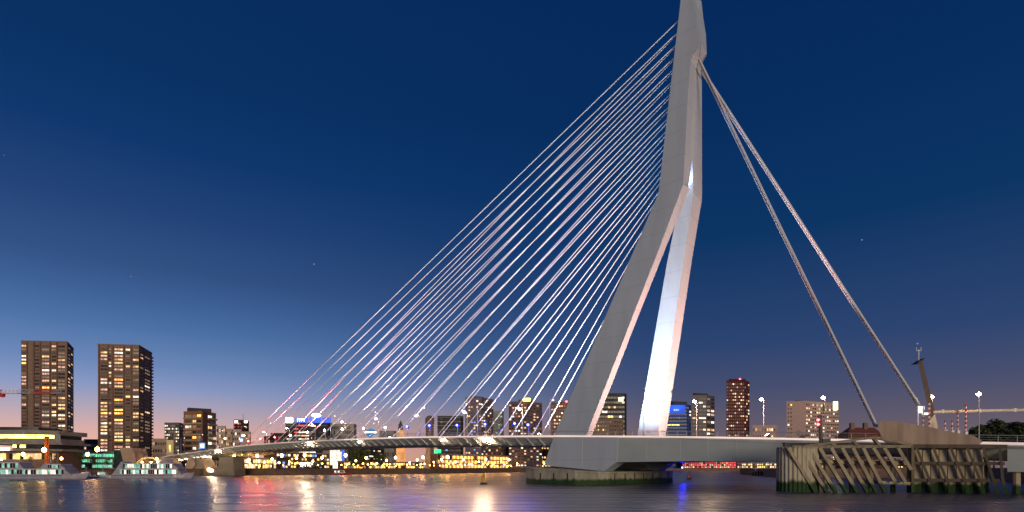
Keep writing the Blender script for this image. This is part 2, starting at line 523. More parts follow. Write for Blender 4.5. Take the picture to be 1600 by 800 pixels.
E4 = ext([(300, 1065), (400, 1044), (675, 997)])
E5 = ext([(308, 1083), (400, 1069), (675, 1029)])
E6 = ext([(0, 1096), (11, 1096), (81, 1107.5), (88, 1102), (101, 1096.5), (311, 1097), (400, 1082), (675, 1041)])
def tz(p):
    v = Vector((p.x, p.y)) - BC
    return v.dot(BD), v.dot(BP)
zk = 80.0
# near leg
rings = []
for z in (13.2, 30, 47, 64, zk):
    o = q_out(z)
    w = 3.0 + .2 * (z / 80)
    aN = solve(E1, z, -o); aS = solve(E2, z, -o); iS = solve(E3, z, -o + w)
    tN = tz(solve(E4, z, o - 4.6))[0]
    iN = BR(tN, -o + w, z)
    rings.append([aN, aS, iS, iN])
mb = MB(); mb.loft(rings)
mb.build('leg', M['pylon'], bridge, label='near pylon leg with a grey outer face')
rings = []
for z in (dz(0) - 1, 30, 47, 64, zk):
    o = q_out(z)
    wf = 4.6 + 1.2 * max(0, (z - 40) / 40)
    iN = solve(E4, z, o - wf); iS = solve(E5, z, o - wf); oS = solve(E6, z, o)
    tN = tz(iN)[0] - .6
    oN = BR(tN, o, z)
    rings.append([iN, iS, oS, oN])
mb = MB(); mb.loft(rings)
mb.build('leg', M['pylon'], bridge, label='far pylon leg with a floodlit inner face')
# mast above the fork: hexagon-like box, with a slit on its south face
def mast_ring(z, slit=0.0, pinch=0.0):
    o = q_out(z)
    aN = solve(E1, z, -o); aS = solve(E2, z, -o); bS = solve(E6, z, o)
    tN = tz(aN)[0]
    bN = BR(tN, o, z)
    tS = tz(aS)[0]; tS2 = tz(bS)[0]
    f0, f1 = .24 + .16 * pinch, .53 - .10 * pinch
    def ip(f, dp):
        q = -o + 2 * o * f
        return BR(tS + (tS2 - tS) * f + dp, q, z)
    return [aN, aS, ip(f0, 0), ip(f0 + .025, slit), ip(f1 - .025, slit), ip(f1, 0), bS, bN]
mb = MB()
zs = [zk, 82.5, 85, 88.5, 104]
mb.loft([mast_ring(z, s, pp) for z, s, pp in zip(zs, (6.0, 5.0, 3.2, 0.05, 0), (0, .3, .62, 1, 1))])
def yz(y):
    return ZZ(y, 152.5)
zz2 = [104, yz(101), yz(94), yz(88), yz(81), yz(71), yz(40), yz(13), yz(-14)]
mb2 = MB()
mb.loft([mast_ring(z, 0, 1) for z in zz2])
mb.build('mast', M['pylon'], bridge, label='upper pylon mast with a protruding back stay head')
# dark spike recess below the back stay head
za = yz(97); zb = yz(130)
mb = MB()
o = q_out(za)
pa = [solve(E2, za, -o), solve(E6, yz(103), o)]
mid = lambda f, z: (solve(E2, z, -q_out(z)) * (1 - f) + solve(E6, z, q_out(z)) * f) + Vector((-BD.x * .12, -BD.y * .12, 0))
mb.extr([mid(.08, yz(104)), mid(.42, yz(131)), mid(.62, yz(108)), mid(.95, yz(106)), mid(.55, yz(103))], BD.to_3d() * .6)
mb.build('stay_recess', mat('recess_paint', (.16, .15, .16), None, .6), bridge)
# feet, cross beam, deep girder south of the pylon
def qpoly(pts, q):
    return [on_q(x, y, q) for x, y in pts]
foot = qpoly([(865.5, 681), (850, 727), (944, 736.3), (963, 722), (966, 683)], -17.6)
mb = MB(); mb.extr([BR(t, -17.6, z) for t, z in foot], BP.to_3d() * 4.5)
mb.build('foot', M['pylon'], bridge, label='near pylon foot standing on the river pier')
mb = MB(); mb.extr([BR(t, 13.1, z) for t, z in foot], BP.to_3d() * 4.5)
mb.build('foot', M['pylon'], bridge)
mb = MB()
tA, zA = foot[2]
mb.extr([BR(tA + 3, -13, 4.4), BR(tA + 3, 0, 8.3), BR(tA + 3, 13, 4.4), BR(tA + 3, 13, 10.5), BR(tA + 3, -13, 10.5)], BD.to_3d() * 14)
mb.build('cross_beam', M['web'], bridge)
gird = qpoly([(958, 684), (961, 722.2), (1075, 720.5), (1225, 722.8), (1225, 690)], -17.42)
mb = MB(); mb.extr([BR(t, -17.42, z) for t, z in gird], BP.to_3d() * 34.8)
mb.build('side_girder', M['web'], bridge, label='deep grey green girder between the pylon and the bascule pier')
# panel seams on foot and girder
mb = MB()
for x, y0, y1 in ((910, 683, 731), (1010, 686, 720), (1062, 687, 720), (1105, 688, 720), (1150, 690, 721)):
    a = on_q(x, y0, -17.6); c = on_q(x, y1, -17.6); qs = -17.62 if x < 950 else -17.44
    mb = MB(); mb.beam(BR(a[0], qs, a[1]), BR(c[0], qs, c[1]), .08, .06)
    mb.build('panel_seam', M['rail'], bridge)
# dark fascia wedge on the bascule span
fa = qpoly([(1040, 684), (1215, 692.5), (1352, 692), (1352, 688), (1215, 685.6)], -17.56)
mb = MB(); mb.extr([BR(t, -17.56, z) for t, z in fa], BP.to_3d() * .12)
mb.build('fascia', M['rib'], bridge, label='dark fascia wedge along the bascule span')
# river pier
plan = [(17, -18), (15, -22), (9, -25.5), (-5, -25.5), (-9.5, -22), (-11, -18), (-11, 19), (-9.5, 22.5), (-5, 25), (9, 25), (15, 22), (17, 18)]
mb = MB()
top = lambda t: 3.55 + 1.55 * (t + 11) / 28
mb.loft([[BR(t * 1.0, q, -3) for t, q in plan], [BR(t, q, top(t) - .5) for t, q in plan], [BR(t * 1.02, q * 1.012, top(t) - .45) for t, q in plan], [BR(t * 1.02, q * 1.012, top(t)) for t, q in plan]])
rp = mb.build('river_pier', M['pierconc'], bridge, label='weathered concrete river pier with a green waterline')
mb = MB()
for a, c, nn in ((plan[3], plan[2], 3), (plan[5], plan[6], 7)):
    for k in range(nn):
        f = (k + .5) / nn
        t = a[0] + (c[0] - a[0]) * f; q = a[1] + (c[1] - a[1]) * f
        mb = MB(); mb.box(BR(t * 1.004, q * 1.004, 1.2), .22, .22, 4.0, rz=math.atan2(BD.y, BD.x))
        mb.build('pier_joint', M['dark'], rp)
# splayed pier by the far bank
VP = [(283, 750), (293.5, 716), (311, 714.5), (324, 738), (336, 738), (347, 714.5), (364, 713), (366.5, 750)]
mb = MB(); mb.extr([PT(x, y, 318) for x, y in VP], (2.0, 9.0, 0))
mb.build('splayed_pier', M['vpier'], bridge, label='tan concrete pier with a V notch near the far bank')
mb = MB(); mb.extr([PT(x, y, 316.5) for x, y in ((284, 750), (295, 716.6), (302.5, 716.6), (305.5, 725), (296, 741), (297, 750))], (0, 1.4, 0))
mb.build('pier_facet', TANC, bridge)
mb = MB(); mb.extr([PT(x, y, 315) for x, y in ((277, 750), (277, 743.4), (368, 743.4), (368, 750))], (0, 14, 0))
mb.build('pier_base', M['pierconc'], bridge)
for t in (330, 372, 412):
    mb = MB(); mb.box(BR(t, -8, 4), 2, 2, 2 * (dz(t) - 6.5), rz=math.atan2(BD.y, BD.x)); mb.box(BR(t, 8, 4), 2, 2, 2 * (dz(t) - 6.5), rz=math.atan2(BD.y, BD.x))
    mb.box(BR(t, 0, dz(t) - 3.35), 2.4, 24, .86, rz=math.atan2(BD.y, BD.x))
    mb.build('approach_pier', M['vpier'], bridge)

# stays
T0, DT = 22.0, 14.75
for side in (-1, 1):
    for k in range(16):
        t = T0 + DT * k
        yy = 305 - (305 - 28) * (k / 15.0) ** .98
        z = ZZ(yy, 155)
        q = side * (1.6 + .9 * (1 - k / 15.0))
        pN = solve(E1, z, -q_out(z))
        tt = tz(pN)[0] + .05
        a = BR(t, side * 11.0, dz(t) + .2); c = BR(tt, q, z)
        mb = MB(); mb.tube([a + (c - a) * (i / 40) for i in range(41)], .135, 8)
        mb.tube([a, a + (c - a).normalized() * 3.0], .3, 8)
        mb.build('stay_cable', M['cable'], bridge, smooth=True)
for side, (px, py), nq in ((-1, (1371, 667), -12.2), (1, (1437, 633), 11.0)):
    t, z = on_q(px, py, nq)
    for k in (0, 1):
        zt = yz(86)
        a = BR(t + (k % 2) * .45, nq + (k % 2) * .42 - .2, z + (k % 2) * .1)
        o = q_out(zt)
        h1 = solve(E2, yz(88), -o); h2 = solve(E6, yz(88), o)
        f = (.42 if side < 0 else .86) + (k % 2) * .045
        c = h1 * (1 - f) + h2 * f + Vector((BD.x, BD.y, 0)) * (.35 + .45 * (k % 2))
        mb = MB(); mb.tube([a + (c - a) * (i / 30) for i in range(31)], .25, 8)
        mb.build('back_stay', M['stay'], bridge, smooth=True)
# anchor block of the back stays
ab = qpoly([(1371, 668), (1378, 657), (1412, 660.5), (1455, 667.5), (1490, 675.5), (1522, 681), (1536, 690), (1530, 694.5), (1400, 694.5), (1381, 690)], -17.75)
mb = MB(); mb.extr([BR(t, -17.75, z) for t, z in ab], BP.to_3d() * 6.5)
mb.build('anchor_block', M['anchor'], bridge, label='tapering brown concrete anchor block of the near back stays')
ab2 = [(t, z) for t, z in ab]
mb = MB(); mb.extr([BR(t, 10, z) for t, z in ab2], BP.to_3d() * 5)
mb.build('anchor_block', M['anchor'], bridge)

# lamps of the bridge's own floodlighting
def spot(name, loc, aim, power, color, deg, blend=.6, size=.4):
    l = bpy.data.lights.new(name, 'SPOT'); l.energy = power; l.color = color
    l.spot_size = math.radians(deg); l.spot_blend = blend; l.shadow_soft_size = size
    o = bpy.data.objects.new(name, l); COL.objects.link(o); o.location = loc
    o.rotation_euler = (Vector(aim) - Vector(loc)).to_track_quat('-Z', 'Y').to_euler()
    return o
def floodlight(loc, aim, power, color, deg, lens, label):
    th = thing('floodlight', label, 'floodlight', loc, 'floodlights set along the bridge deck')
    d = (Vector(aim) - Vector(loc)).normalized()
    mb = MB(); L = Vector(loc)
    mb.box(L + Vector((0, 0, .15)), .7, .7, .3)
    mb.beam(L + Vector((0, 0, .3)), L + Vector((0, 0, .9)), .1, .1)
    mb.build('bracket', M['dark'], th)
    mb = MB(); mb.tube([L + Vector((0, 0, 1.0)) - d * .4, L + Vector((0, 0, 1.0)), L + Vector((0, 0, 1.0)) + d * .35], .28, 10, r2=.45)
    mb.build('housing', M['dark'], th)
    mb = MB(); c = L + Vector((0, 0, 1.0)) + d * .37
    mb.tube([c, c + d * .04], .44, 10)
    mb.build('lens', lens, th)
    return spot('flood_beam', c + d * .3, aim, power, color, deg)
WHITE = (.92, .95, 1.0)
for t, tgt, zt, pw, colr, ln, lab in (
        (28, 55, 75, 95000, WHITE, 'flood', 'white floodlight under the stay fan nearest the pylon'),
        (112, 104, 80, 150000, (1.0, .72, .84), 'flood', 'pale pink floodlight under the middle of the stay fan'),
        (192, 196, 60, 520000, (1.0, .12, .18), 'floodred', 'red floodlight under the outermost stays')):
    floodlight(BR(t, 0, dz(t) + .1), BR(tgt, 0, dz(t) + zt), pw, colr, 150 if ln == 'flood' and t < 60 else 112, M[ln], lab)
floodlight(BR(-1.5, -12.6, dz(0) + .1), BR(-5, 10.5, 56), 150000, (.54, .78, 1.0), 122, M['flood'], 'bluish white floodlight on the deck aimed at the far pylon leg')
floodlight(BR(-46, 0, dz(-46) + .1), BR(-12, 0, 62), 200000, (1.0, .50, .40), 140, M['lampglow'], 'warm floodlight on the bascule span aimed at the pylon')
p_ = mast_ring(81.0, 3.0)
pc = (p_[3] + p_[4]) / 2
sl_t, sl_q = tz(pc)
floodlight(BR(sl_t - .6, sl_q, 79.6), BR(sl_t - 1.0, sl_q, 90), 9000, (.35, .42, 1.0), 120, M['flood'], 'added small blue floodlight tinting the slit at the fork of the pylon')  # added lamp giving the slit its blue light from within
for i, (px, py) in enumerate(((757, 690.5), (482, 697.5), (338, 700), (690, 690.5), (560, 694))):
    t, z = on_q(px, py, -17.9)
    z = dz(t) - 1.35
    th = thing('soffit_lamp', ['pinkish glowing lamp under the deck edge before the violet tower', 'white glowing lamp under the deck edge before the striped red office', 'warm glowing lamp under the deck edge above the splayed pier', 'small glowing lamp under the deck edge below the dark glass block', 'small glowing lamp under the deck edge left of the blue pavilion'][i], 'lamp', BR(t, -17.8, z), 'lamps under the deck edge')
    r_ = .55 if i < 3 else .25
    mb = MB(); mb.lathe(BR(t, -17.75, z), [(.05, -r_), (r_ * .9, -r_ * .4), (r_, 0), (r_ * .9, r_ * .4), (.05, r_)], 10); mb.build('bulb', M['lampglow'], th, smooth=True)
    mb = MB(); mb.box(BR(t, -17.7, z + r_ + .1), .5, .5, .25); mb.build('bracket', M['dark'], th)
# coloured projectors beside the stay anchors
GL = {'red': emis('red_projector_glow', (1.0, .006, .012), 650), 'pink': emis('pink_projector_glow', (1.0, .25, .32), 220), 'white': emis('white_projector_glow', (.85, .92, 1.0), 230),
      'blue': emis('blue_projector_glow', (.006, .010, 1.0), 300)}
PN = [(389, 690, 'red', 'leftmost of the red glowing projectors among the outermost stays'), (408, 686.5, 'red', 'second red glowing projector from the left'), (430, 684, 'red', 'rightmost red glowing projector, left of the striped office'),
      (455, 681, 'pink', 'pink glowing projector before the left end of the striped red office'), (481, 676, 'white', 'leftmost white glowing projector, before the striped red office'), (508, 673, 'white', 'white glowing projector at the right end of the striped office'),
      (536, 671.5, 'white', 'white glowing projector before the netted pale block'), (569, 670.5, 'white', 'white glowing projector left of the blue pavilion'), (603, 669, 'white', 'rightmost white glowing projector, right of the blue pavilion'),
      (637, 667.5, 'blue', 'blue glowing projector just right of the lit belfry'), (672, 666, 'blue', 'blue glowing projector before the round brown tower'), (715, 665.5, 'blue', 'blue glowing projector before the dark glass block'),
      (759, 664, 'blue', 'blue glowing projector before the violet tower'), (805, 663, 'blue', 'blue glowing projector before the left part of the yellow crowned tower'), (826, 665, 'blue', 'blue glowing projector before the right part of the yellow crowned tower')]
for px, py, c_, lab in PN:
    t, z = on_q(px, py, -15.0)
    z = max(z, dz(t) + 2.2)
    p = BR(t, -15.0, z)
    th = thing('stay_projector', lab, 'projector', BR(t, -15.0, dz(t)), 'coloured projectors lighting the stays')
    mb = MB(); mb.tube([BR(t, -15.0, dz(t)), p - UP * .4], .1, 6); mb.build('post', M['rail'], th)
    mb = MB(); mb.tube([p - BP.to_3d() * .0 - UP * .45, p + UP * .1 + BP.to_3d() * .5], .3, 8, r2=.42); mb.build('housing', M['dark'], th)
    mb = MB(); mb.lathe(p + UP * .25 - BP.to_3d() * .35, [(.03, -.34), (.3, -.17), (.36, 0), (.3, .17), (.03, .34)], 9); mb.build('bulb', GL[c_], th, smooth=True)
th = thing('added_pier_lamp', 'added blue lamp on a bracket tinting the water at the right end of the river pier', 'lamp', PT(1056, 736, 181))  # no such lamp known; added to give the water its blue reflection
mb = MB(); mb.tube([PT(1054, 735, 182), PT(1055, 729.5, 182), PT(1066, 729, 181)], .12, 6); mb.build('bracket', M['dark'], th)
mb = MB(); mb.lathe(PT(1066, 730.5, 181), [(.03, -.3), (.22, -.15), (.25, 0), (.22, .15), (.03, .3)], 9); mb.build('bulb', GL['blue'], th, smooth=True)
# ------------------------------------------------------------------ street lamps
def lamp_proto(name, label, cat, h, arm, bulb, br, glow):
    th = thing(name, label, cat)
    mb = MB(); mb.tube([(0, 0, 0), (0, 0, h)], .13, 8, r2=.07); mb.lathe((0, 0, 0), [(.3, 0), (.3, .5), (.16, .7)], 8)
    mb.build('pole', M['rail'], th)
    mb = MB(); mb.tube([(0, 0, h - .2), (arm * .3, 0, h + .25), (arm, 0, h + .3)], .06, 6)
    mb.build('arm', M['rail'], th)
    mb = MB(); mb.lathe((arm, 0, h + .3), [(br * .6, .12), (br, 0), (br, -.12), (br * .3, -.14)], 10)
    mb.build('lamp_head', M['rail'], th)
    mb = MB(); mb.lathe((arm, 0, h + .1), [(.02, br * .9), (br * .8, br * .5), (br, 0), (br * .8, -br * .5), (.02, -br * .9)], 10)
    mb.build('bulb', glow, th, smooth=True)
    return th
ang = math.atan2(-BP.y, -BP.x)
far_lamp = lamp_proto('street_lamp', 'lit street lamp', 'street lamp', 11.3, 1.6, 0, .46, M['lampglow'])
first = True
words = {-22: 'lit street lamp right of the far pylon leg, before a slate stepped tower',
         -41: 'lit street lamp between the tall dark red tower and the beige office',
         -56: 'lit street lamp with a starry warm head in front of the beige office block',
         -86.3: 'brightest lit street lamp at the right end of the bridge above the dark tree mass',
         -77.7: 'lit street lamp beside the leaning bascule mast',
         46: 'lit far side street lamp in front of the tower with a yellow crown',
         76: 'lit far side street lamp in front of the purple tower',
         107: 'lit far side street lamp between the round brown tower and the lit belfry',
         138: 'lit far side street lamp right of the blue faceted pavilion',
         168: 'lit far side street lamp right of the striped red office',
         198: 'lit far side street lamp before the striped red office',
         228: 'lit far side street lamp among the red lit lower stays',
         258: 'lit far side street lamp right of the dark red tower with a mast',
         288: 'lit far side street lamp before the row of pale houses',
         318: 'lit far side street lamp before the brick and balcony block',
         16: 'lit far side street lamp beside the near pylon leg'}
for t, lab in words.items():
    o = far_lamp if first else copy_tree(far_lamp)
    first = False
    o.location = BR(t, 12.2 if t != -77.7 else 16.5, dz(t)); o.rotation_euler = (0, 0, ang)
    if t < -30:
        for ch in o.children:
            if ch.name.startswith('bulb'):
                ch.data = ch.data.copy(); ch.data.materials[0] = M['lampsoft']
    o['label'] = lab; o['group'] = 'lit lamps along the far side of the bridge'
near_lamp = lamp_proto('street_lamp', 'slender street lamp', 'street lamp', 10.6, 2.0, 0, .2, emis('small_lamp_glow', (1, .9, .8), 6))
first = True
for i, t in enumerate((-20.4, 10.8, 41, 71, 102, 133, 164, 195, 226, 257, 288, 320)):
    o = near_lamp if first else copy_tree(near_lamp)
    first = False
    o.location = BR(t, -16.4, dz(t) + .1); o.rotation_euler = (0, 0, ang + math.pi)
    o['label'] = ['slender near side street lamp standing in front of the far pylon leg', 'slender near side street lamp just left of the near pylon leg'][i] if i < 2 else \
        'slender near side street lamp, %s' % ['before the purple tower', 'before the dark glass block', 'right of the lit belfry', 'before the blue faceted pavilion', 'right of the striped red office', 'at the right end of the striped red office', 'at the left end of the striped red office', 'left of the striped red office among red stays', 'before the pale houses', 'before the brick balcony block'][i - 2]
    o['group'] = 'slender lamps along the near side of the bridge'

# ------------------------------------------------------------------ bascule pier, fenders, right bank gear
UP = Vector((0, 0, 1))
bas = thing('bascule_pier', 'weathered tan concrete bascule pier wall stained dark at the waterline under the anchor block', 'bridge pier', BR(-80, -17, 0))
tl, _ = on_q(1416, 700, -17.3); tr, _ = on_q(1536, 700, -17.3)
mb = MB()
zt_ = dz(tl) - 3.0
mb.extr([BR(tl, -16.9, -3), BR(tr, -16.9, -3), BR(tr, -16.9, dz(tr) - 3.0), BR(tl, -16.9, zt_)], BP.to_3d() * 30)
mb.build('core', M['fendconc'], bas)
N = 9
for k in range(N):
    a = tl + (tr - tl) * k / N; c = tl + (tr - tl) * (k + 1) / N
    g = .07 if tr < tl else -.07
    mb = MB(); mb.extr([BR(a - g, -16.95, -2), BR(c + g, -16.95, -2), BR(c + g, -16.95, 7.9 + .1 * (k % 2)), BR(a - g, -16.95, 7.9 + .1 * (k % 2))], BP.to_3d() * -(.30 + .05 * (k % 3)))
    mb.build('panel', M['fendconc'], bas)
# timber fender in front of it
fen2 = thing('timber_fender', 'framed timber fender of sloping posts fixed on the concrete bascule wall', 'fender', BR(-85, -18.5, 0))
def on_qp(x, y, q):
    t, z = on_q(x, y, q); return BR(t, q, z)
QF = -18.0
for y, w in ((697, 1.0), (723.5, .8), (750, .8)):
    mb = MB(); mb.beam(on_qp(1419, y, QF), on_qp(1574 if y < 700 else 1570, y + .8, QF), .45, w * .7)
    mb.build('wale', M['darktimber'], fen2)
for x0 in (1424,):
    mb = MB(); mb.beam(on_qp(x0, 697, QF), on_qp(x0, 775, QF), .6, .9); mb.build('post', M['darktimber'], fen2)
for x0, x1 in ((1432, 1453), (1458, 1480), (1485, 1507), (1511, 1532), (1536, 1553), (1562, 1567)):
    mb = MB(); mb.beam(on_qp(x0, 699, QF - .12), on_qp(x1, 752, QF - .12), .48, .4); mb.build('raking_post', M['darktimber'], fen2)
    mb = MB(); mb.beam(on_qp(x1, 749, QF - .12), on_qp(x1 + 7, 775, QF - .12), .45, .4); mb.build('pile', M['darktimber'], fen2)
# sheet pile dolphin
YF = 106.0
dol = thing('sheet_pile_dolphin', 'ribbed pale sheet pile dolphin with a green foot, left of the raking timber fender', 'dolphin', PT(1244, 770, YF))
pts = []
for k in range(120):
    a = 2 * math.pi * k / 120
    r = 3.7 + (.09 if (k // 2 % 2) else -.09)
    c = PT(1246, 731, YF + 3.3)
    pts.append((c.x + r * math.cos(a), c.y + r * math.sin(a) * .95))
mb = MB(); mb.prism(pts, -3, ZZ(700.5, YF) )
mb.build('pile_wall', M['sheet'], dol)
mb = MB(); mb.prism([(p[0] * .998 + .1, p[1] - .12) for p in pts], ZZ(700.4, YF), ZZ(698, YF))
mb.build('cap', M['wettimber'], dol)
mb = MB(); mb.lathe(PT(1226, 698, YF + 1.5), [(.35, 0), (.3, .5), (.5, .55), (.5, .75), (.1, .8)], 10)
mb.build('bollard', M['dark'], dol)
# big raking fender
fen = thing('timber_fender', 'large open timber fender of eleven raking posts standing in the river beside the dolphin', 'fender', PT(1330, 770, YF))
tops = [1231, 1247, 1262, 1280, 1298, 1315, 1332, 1348, 1364, 1381, 1403]
bots = [1273, 1291, 1305, 1322, 1338, 1354, 1368, 1382, 1398, 1414, 1424]
byy = [775, 775, 775, 775, 775, 775, 775, 772, 752, 753, 734]
for x0, x1, y1 in zip(tops, bots, byy):
    mb = MB(); mb.beam(PT(x0, 699.5, YF + .5), PT(x0 + (x1 - x0) * (y1 - 699.5) / (768 - 699.5) if y1 > 760 else x1, y1, YF - .6), .85, .55)
    mb.build('raking_post', M['wettimber'], fen)
for (xa, ya, xb, yb, w, h, dy) in ((1236, 698.5, 1424, 697.5, .9, .55, .9), (1262, 720.5, 1422, 724, .6, .7, 1.3), (1340, 752, 1424, 756, .6, .6, .9), (1254, 697.5, 1366, 683.5, .7, .45, .6), (1366, 683.5, 1424, 695, .7, .5, .6),
                               (1298, 691.5, 1306, 698, .5, .5, .6), (1332, 688, 1341, 698, .5, .5, .6), (1364, 684, 1375, 698, .6, .5, .6)):
    mb = MB(); mb.beam(PT(xa, ya, YF + dy), PT(xb, yb, YF + dy), w, h)
    mb.build('wale' if abs(xb - xa) > 50 else 'strut', M['timber'] if ya < 700 else M['wettimber'], fen)
for x in (1290, 1330, 1360, 1395):
    mb = MB(); mb.tube([PT(x, 716, YF + 5), PT(x, 780, YF + 5)], .45, 8); mb.build('pile', M['wettimber'], fen)
mb = MB(); mb.beam(PT(1280, 722, YF + 5), PT(1424, 724, YF + 5), 1.6, 1.1); mb.build('wale', M['wettimber'], fen)
# pier at the right end
rpier = thing('approach_pier', 'smooth grey green pier box at the right end of the bridge above dark piles', 'bridge pier', BR(-95, -17, 3.9))
p0 = on_q(1574, 692, -16.6)[0]
mb = MB(); mb.extr([BR(p0, -16.6, 3.9), BR(-150, -16.6, 3.9), BR(-150, -16.6, dz(-110) - .9), BR(p0, -16.6, dz(p0) - .95)], BP.to_3d() * 30)
mb.build('pier_box', M['web'], rpier)
for k in range(7):
    for q in (-15, -8):
        mb = MB(); mb.tube([BR(p0 - 1.2 - k * 2.6, q, -3), BR(p0 - 1.2 - k * 2.6, q, 4.0)], .55, 8); mb.build('pile', M['wettimber'], rpier)
# jetty behind
jet = thing('jetty', 'dark piled timber jetty with white rail posts left of the sheet pile dolphin', 'jetty', PT(1195, 745, 330))
mb = MB(); a = PT(1172, 737, 330); c = PT(1290, 737, 330); mb.box((a + c) / 2 + UP * -.1, (c - a).length, 8, .7); mb.build('jetty_deck', M['timber'], jet)
k = 0
while a.x + k * 1.6 < c.x:
    mb = MB(); mb.tube([(a.x + k * 1.6, 326, -2), (a.x + k * 1.6, 326, 2.4)], .42, 6); mb.build('pile', M['dark'], jet)
    k += 1
mb = MB()
for x in (1181, 1194.5, 1208, 1222):
    p = PT(x, 736, 328); mb.tube([p, p + UP * 2], .14, 6)
mb.tube([PT(1176, 732.2, 328), PT(1240, 732.2, 328)], .08, 5)
mb.build('rail_post', M['white'], jet)

# leaning bascule mast, barriers, stand-in gantry tube, signal
YB = 128.0
mast = thing('leaning_mast', 'tall tapering brown mast leaning left with an antenna, beside the far stay anchor', 'mast', PT(1459, 676, YB))
mb = MB(); mb.extr([PT(1451, 677, YB), PT(1467.5, 677, YB), PT(1460.5, 644, YB), (PT(1455, 644, YB))], (0, 2.2, 0)); mb.build('foot', mat('mast_foot_paint', (.6, .5, .4), None, .5), mast)
mb = MB(); mb.loft([[PT(1454, 655, YB - .1), PT(1461.5, 646, YB - .1), PT(1461.5, 646, YB + .9), PT(1454, 655, YB + .9)],
                    [PT(1434, 566, YB - .1), PT(1441, 563, YB - .1), PT(1441, 563, YB + .8), PT(1434, 566, YB + .8)]])
mb.build('shaft', mat('mast_paint', (.085, .055, .045), (.065, .042, .035), .6), mast)
mb = MB(); mb.extr([PT(1432.5, 567.5, YB - .3), PT(1446, 559, YB - .3), PT(1440.5, 567, YB - .3)], (0, 2, 0)); mb.build('beak', M['dark'], mast)
mb = MB(); mb.tube([PT(1435.5, 563, YB + .5), PT(1435.5, 546, YB + .5)], .1, 6)
mb.tube([PT(1432, 548, YB + .5), PT(1439, 548, YB + .5)], .07, 6); mb.tube([PT(1432, 548, YB + .5), PT(1432, 543, YB + .5)], .05, 5); mb.tube([PT(1439, 548, YB + .5), PT(1439, 542.5, YB + .5)], .07, 5)
mb.build('antenna', M['white'], mast)
cab = thing('signal_box', 'white lit signal box on a pole at the foot of the far back stays', 'signal', PT(1434, 674, YB - 2))
mb = MB(); mb.tube([PT(1434, 674, YB - 2), PT(1434, 634, YB - 2)], .22, 8); mb.build('pole', M['white'], cab)
for y0, y1, x0, x1 in ((635, 640, 1435, 1443), (641, 645, 1435, 1441), (645, 648, 1442, 1449)):
    mb = MB(); mb.box(PT((x0 + x1) / 2, (y0 + y1) / 2, YB - 2.2), (x1 - x0) * YB / FPX, .5, (y1 - y0) * YB / FPX); mb.build('panel', emis('signal_panel_glow', (1, .93, .85), 2.2, .4, 1.5), cab)
for i, (x, y0, y1, rr_) in enumerate(((1442.5, 634, 673, .14), (1452, 630, 674, .2), (1476.6, 657, 677, .17), (1487.5, 657, 678, .17), (1496.5, 645, 678, .15), (1509, 632, 680, .2))):
    lab = ['raised red and white barrier pole just right of the lit signal box', 'tall raised red and white barrier pole at the foot of the leaning mast', 'left one of the two shortest raised red and white barrier poles',
           'right one of the two shortest raised red and white barrier poles', 'medium height raised red and white barrier pole right of the two shortest', 'tall raised red and white barrier pole left of the dark tree mass'][i]
    th = thing('barrier_pole', lab, 'barrier', PT(x, y1, YB - 3), 'raised barrier poles at the bascule bridge')
    a = PT(x, y1, YB - 3); c = PT(x, y0, YB - 3)
    nb = max(5, int((y1 - y0) / 3.3))
    mb = MB()
    for k in range(nb):
        mb.tube([a + (c - a) * k / nb, a + (c - a) * (k + 1) / nb], rr_, 6, m=k % 2)
    mb.build('boom', [M['white'], M['red']], th)
    mb = MB(); mb.box(a + UP * .3, .6, .6, 1.0); mb.build('base_cabinet', M['white'], th)
trail_root = thing('trail_tube', 'long pale horizontal gantry tube standing in for a light streak right of the leaning mast', 'trail', PT(1459, 643, YB))  # added tube, post and clamps stand in for a streak of moving light
mb = MB(); mb.tube([PT(1457, 644, YB), PT(1470, 643.5, YB), PT(1560, 641.5, YB - 3), PT(1640, 640, YB - 6)], .34, 10); mb.build('tube', mat('trail_tube_paint', (.78, .66, .48), None, .4), trail_root)
mb = MB(); mb.tube([PT(1640, 640, YB - 6), PT(1640, 700, YB - 6)], .3, 8); mb.build('post', M['white'], trail_root)
for x in (1472, 1530, 1585):
    mb = MB(); mb.lathe(PT(x, 643.2 - (x - 1470) * .02, YB - (x - 1470) * .034), [(.42, -.4), (.42, .4)], 8); mb.build('clamp', M['white'], trail_root)
sig = thing('ship_signal', 'dark ship signal board with red lamps on a post above the big timber fender', 'signal', PT(1281, 698, 112))
mb = MB(); mb.beam(PT(1283, 700, 112), PT(1281, 648, 112), .75, .4); mb.build('board', M['dark'], sig)
for y in (656, 663):
    mb = MB(); mb.lathe(PT(1278.5, y, 111.5), [(.05, -.25), (.27, -.1), (.27, .1), (.05, .25)], 8); mb.build('lamp', M['redglow'], sig)
mb = MB(); mb.box(PT(1289, 690, 112), 1.6, 1.2, 1.1); mb.build('cabinet', M['dark'], sig)
# cycle railing clutter at the foot of the lamp
for nm, x, y0, y1, q, lab in (('road_sign', 316, 692, 701, -15.2, 'square blue road sign with a white panel on the left part of the deck'), ('road_sign', 377, 685, 690.5, -15.2, 'small pale lit road sign beside the foot of the lowest red stay')):
    t, z0 = on_q(x, y1, q); _, z1 = on_q(x, y0, q); h = z1 - z0; p = BR(t, q, (z0 + z1) / 2)
    th = thing(nm, lab, 'road sign', BR(t, q, dz(t)), 'road signs on the deck')
    mb = MB(); mb.box(p, h * .95, .15, h); mb.build('panel', emis('blue_sign_glow', (.12, .35, .9), 1.6), th)
    mb = MB(); mb.box(p + Vector((.1, -.1, 0)), h * .5, .08, h * .55); mb.build('inner_panel', M['whiteglow'], th)
    mb = MB(); mb.tube([BR(t, q, dz(t)), p], .12, 6); mb.build('post', M['rail'], th)

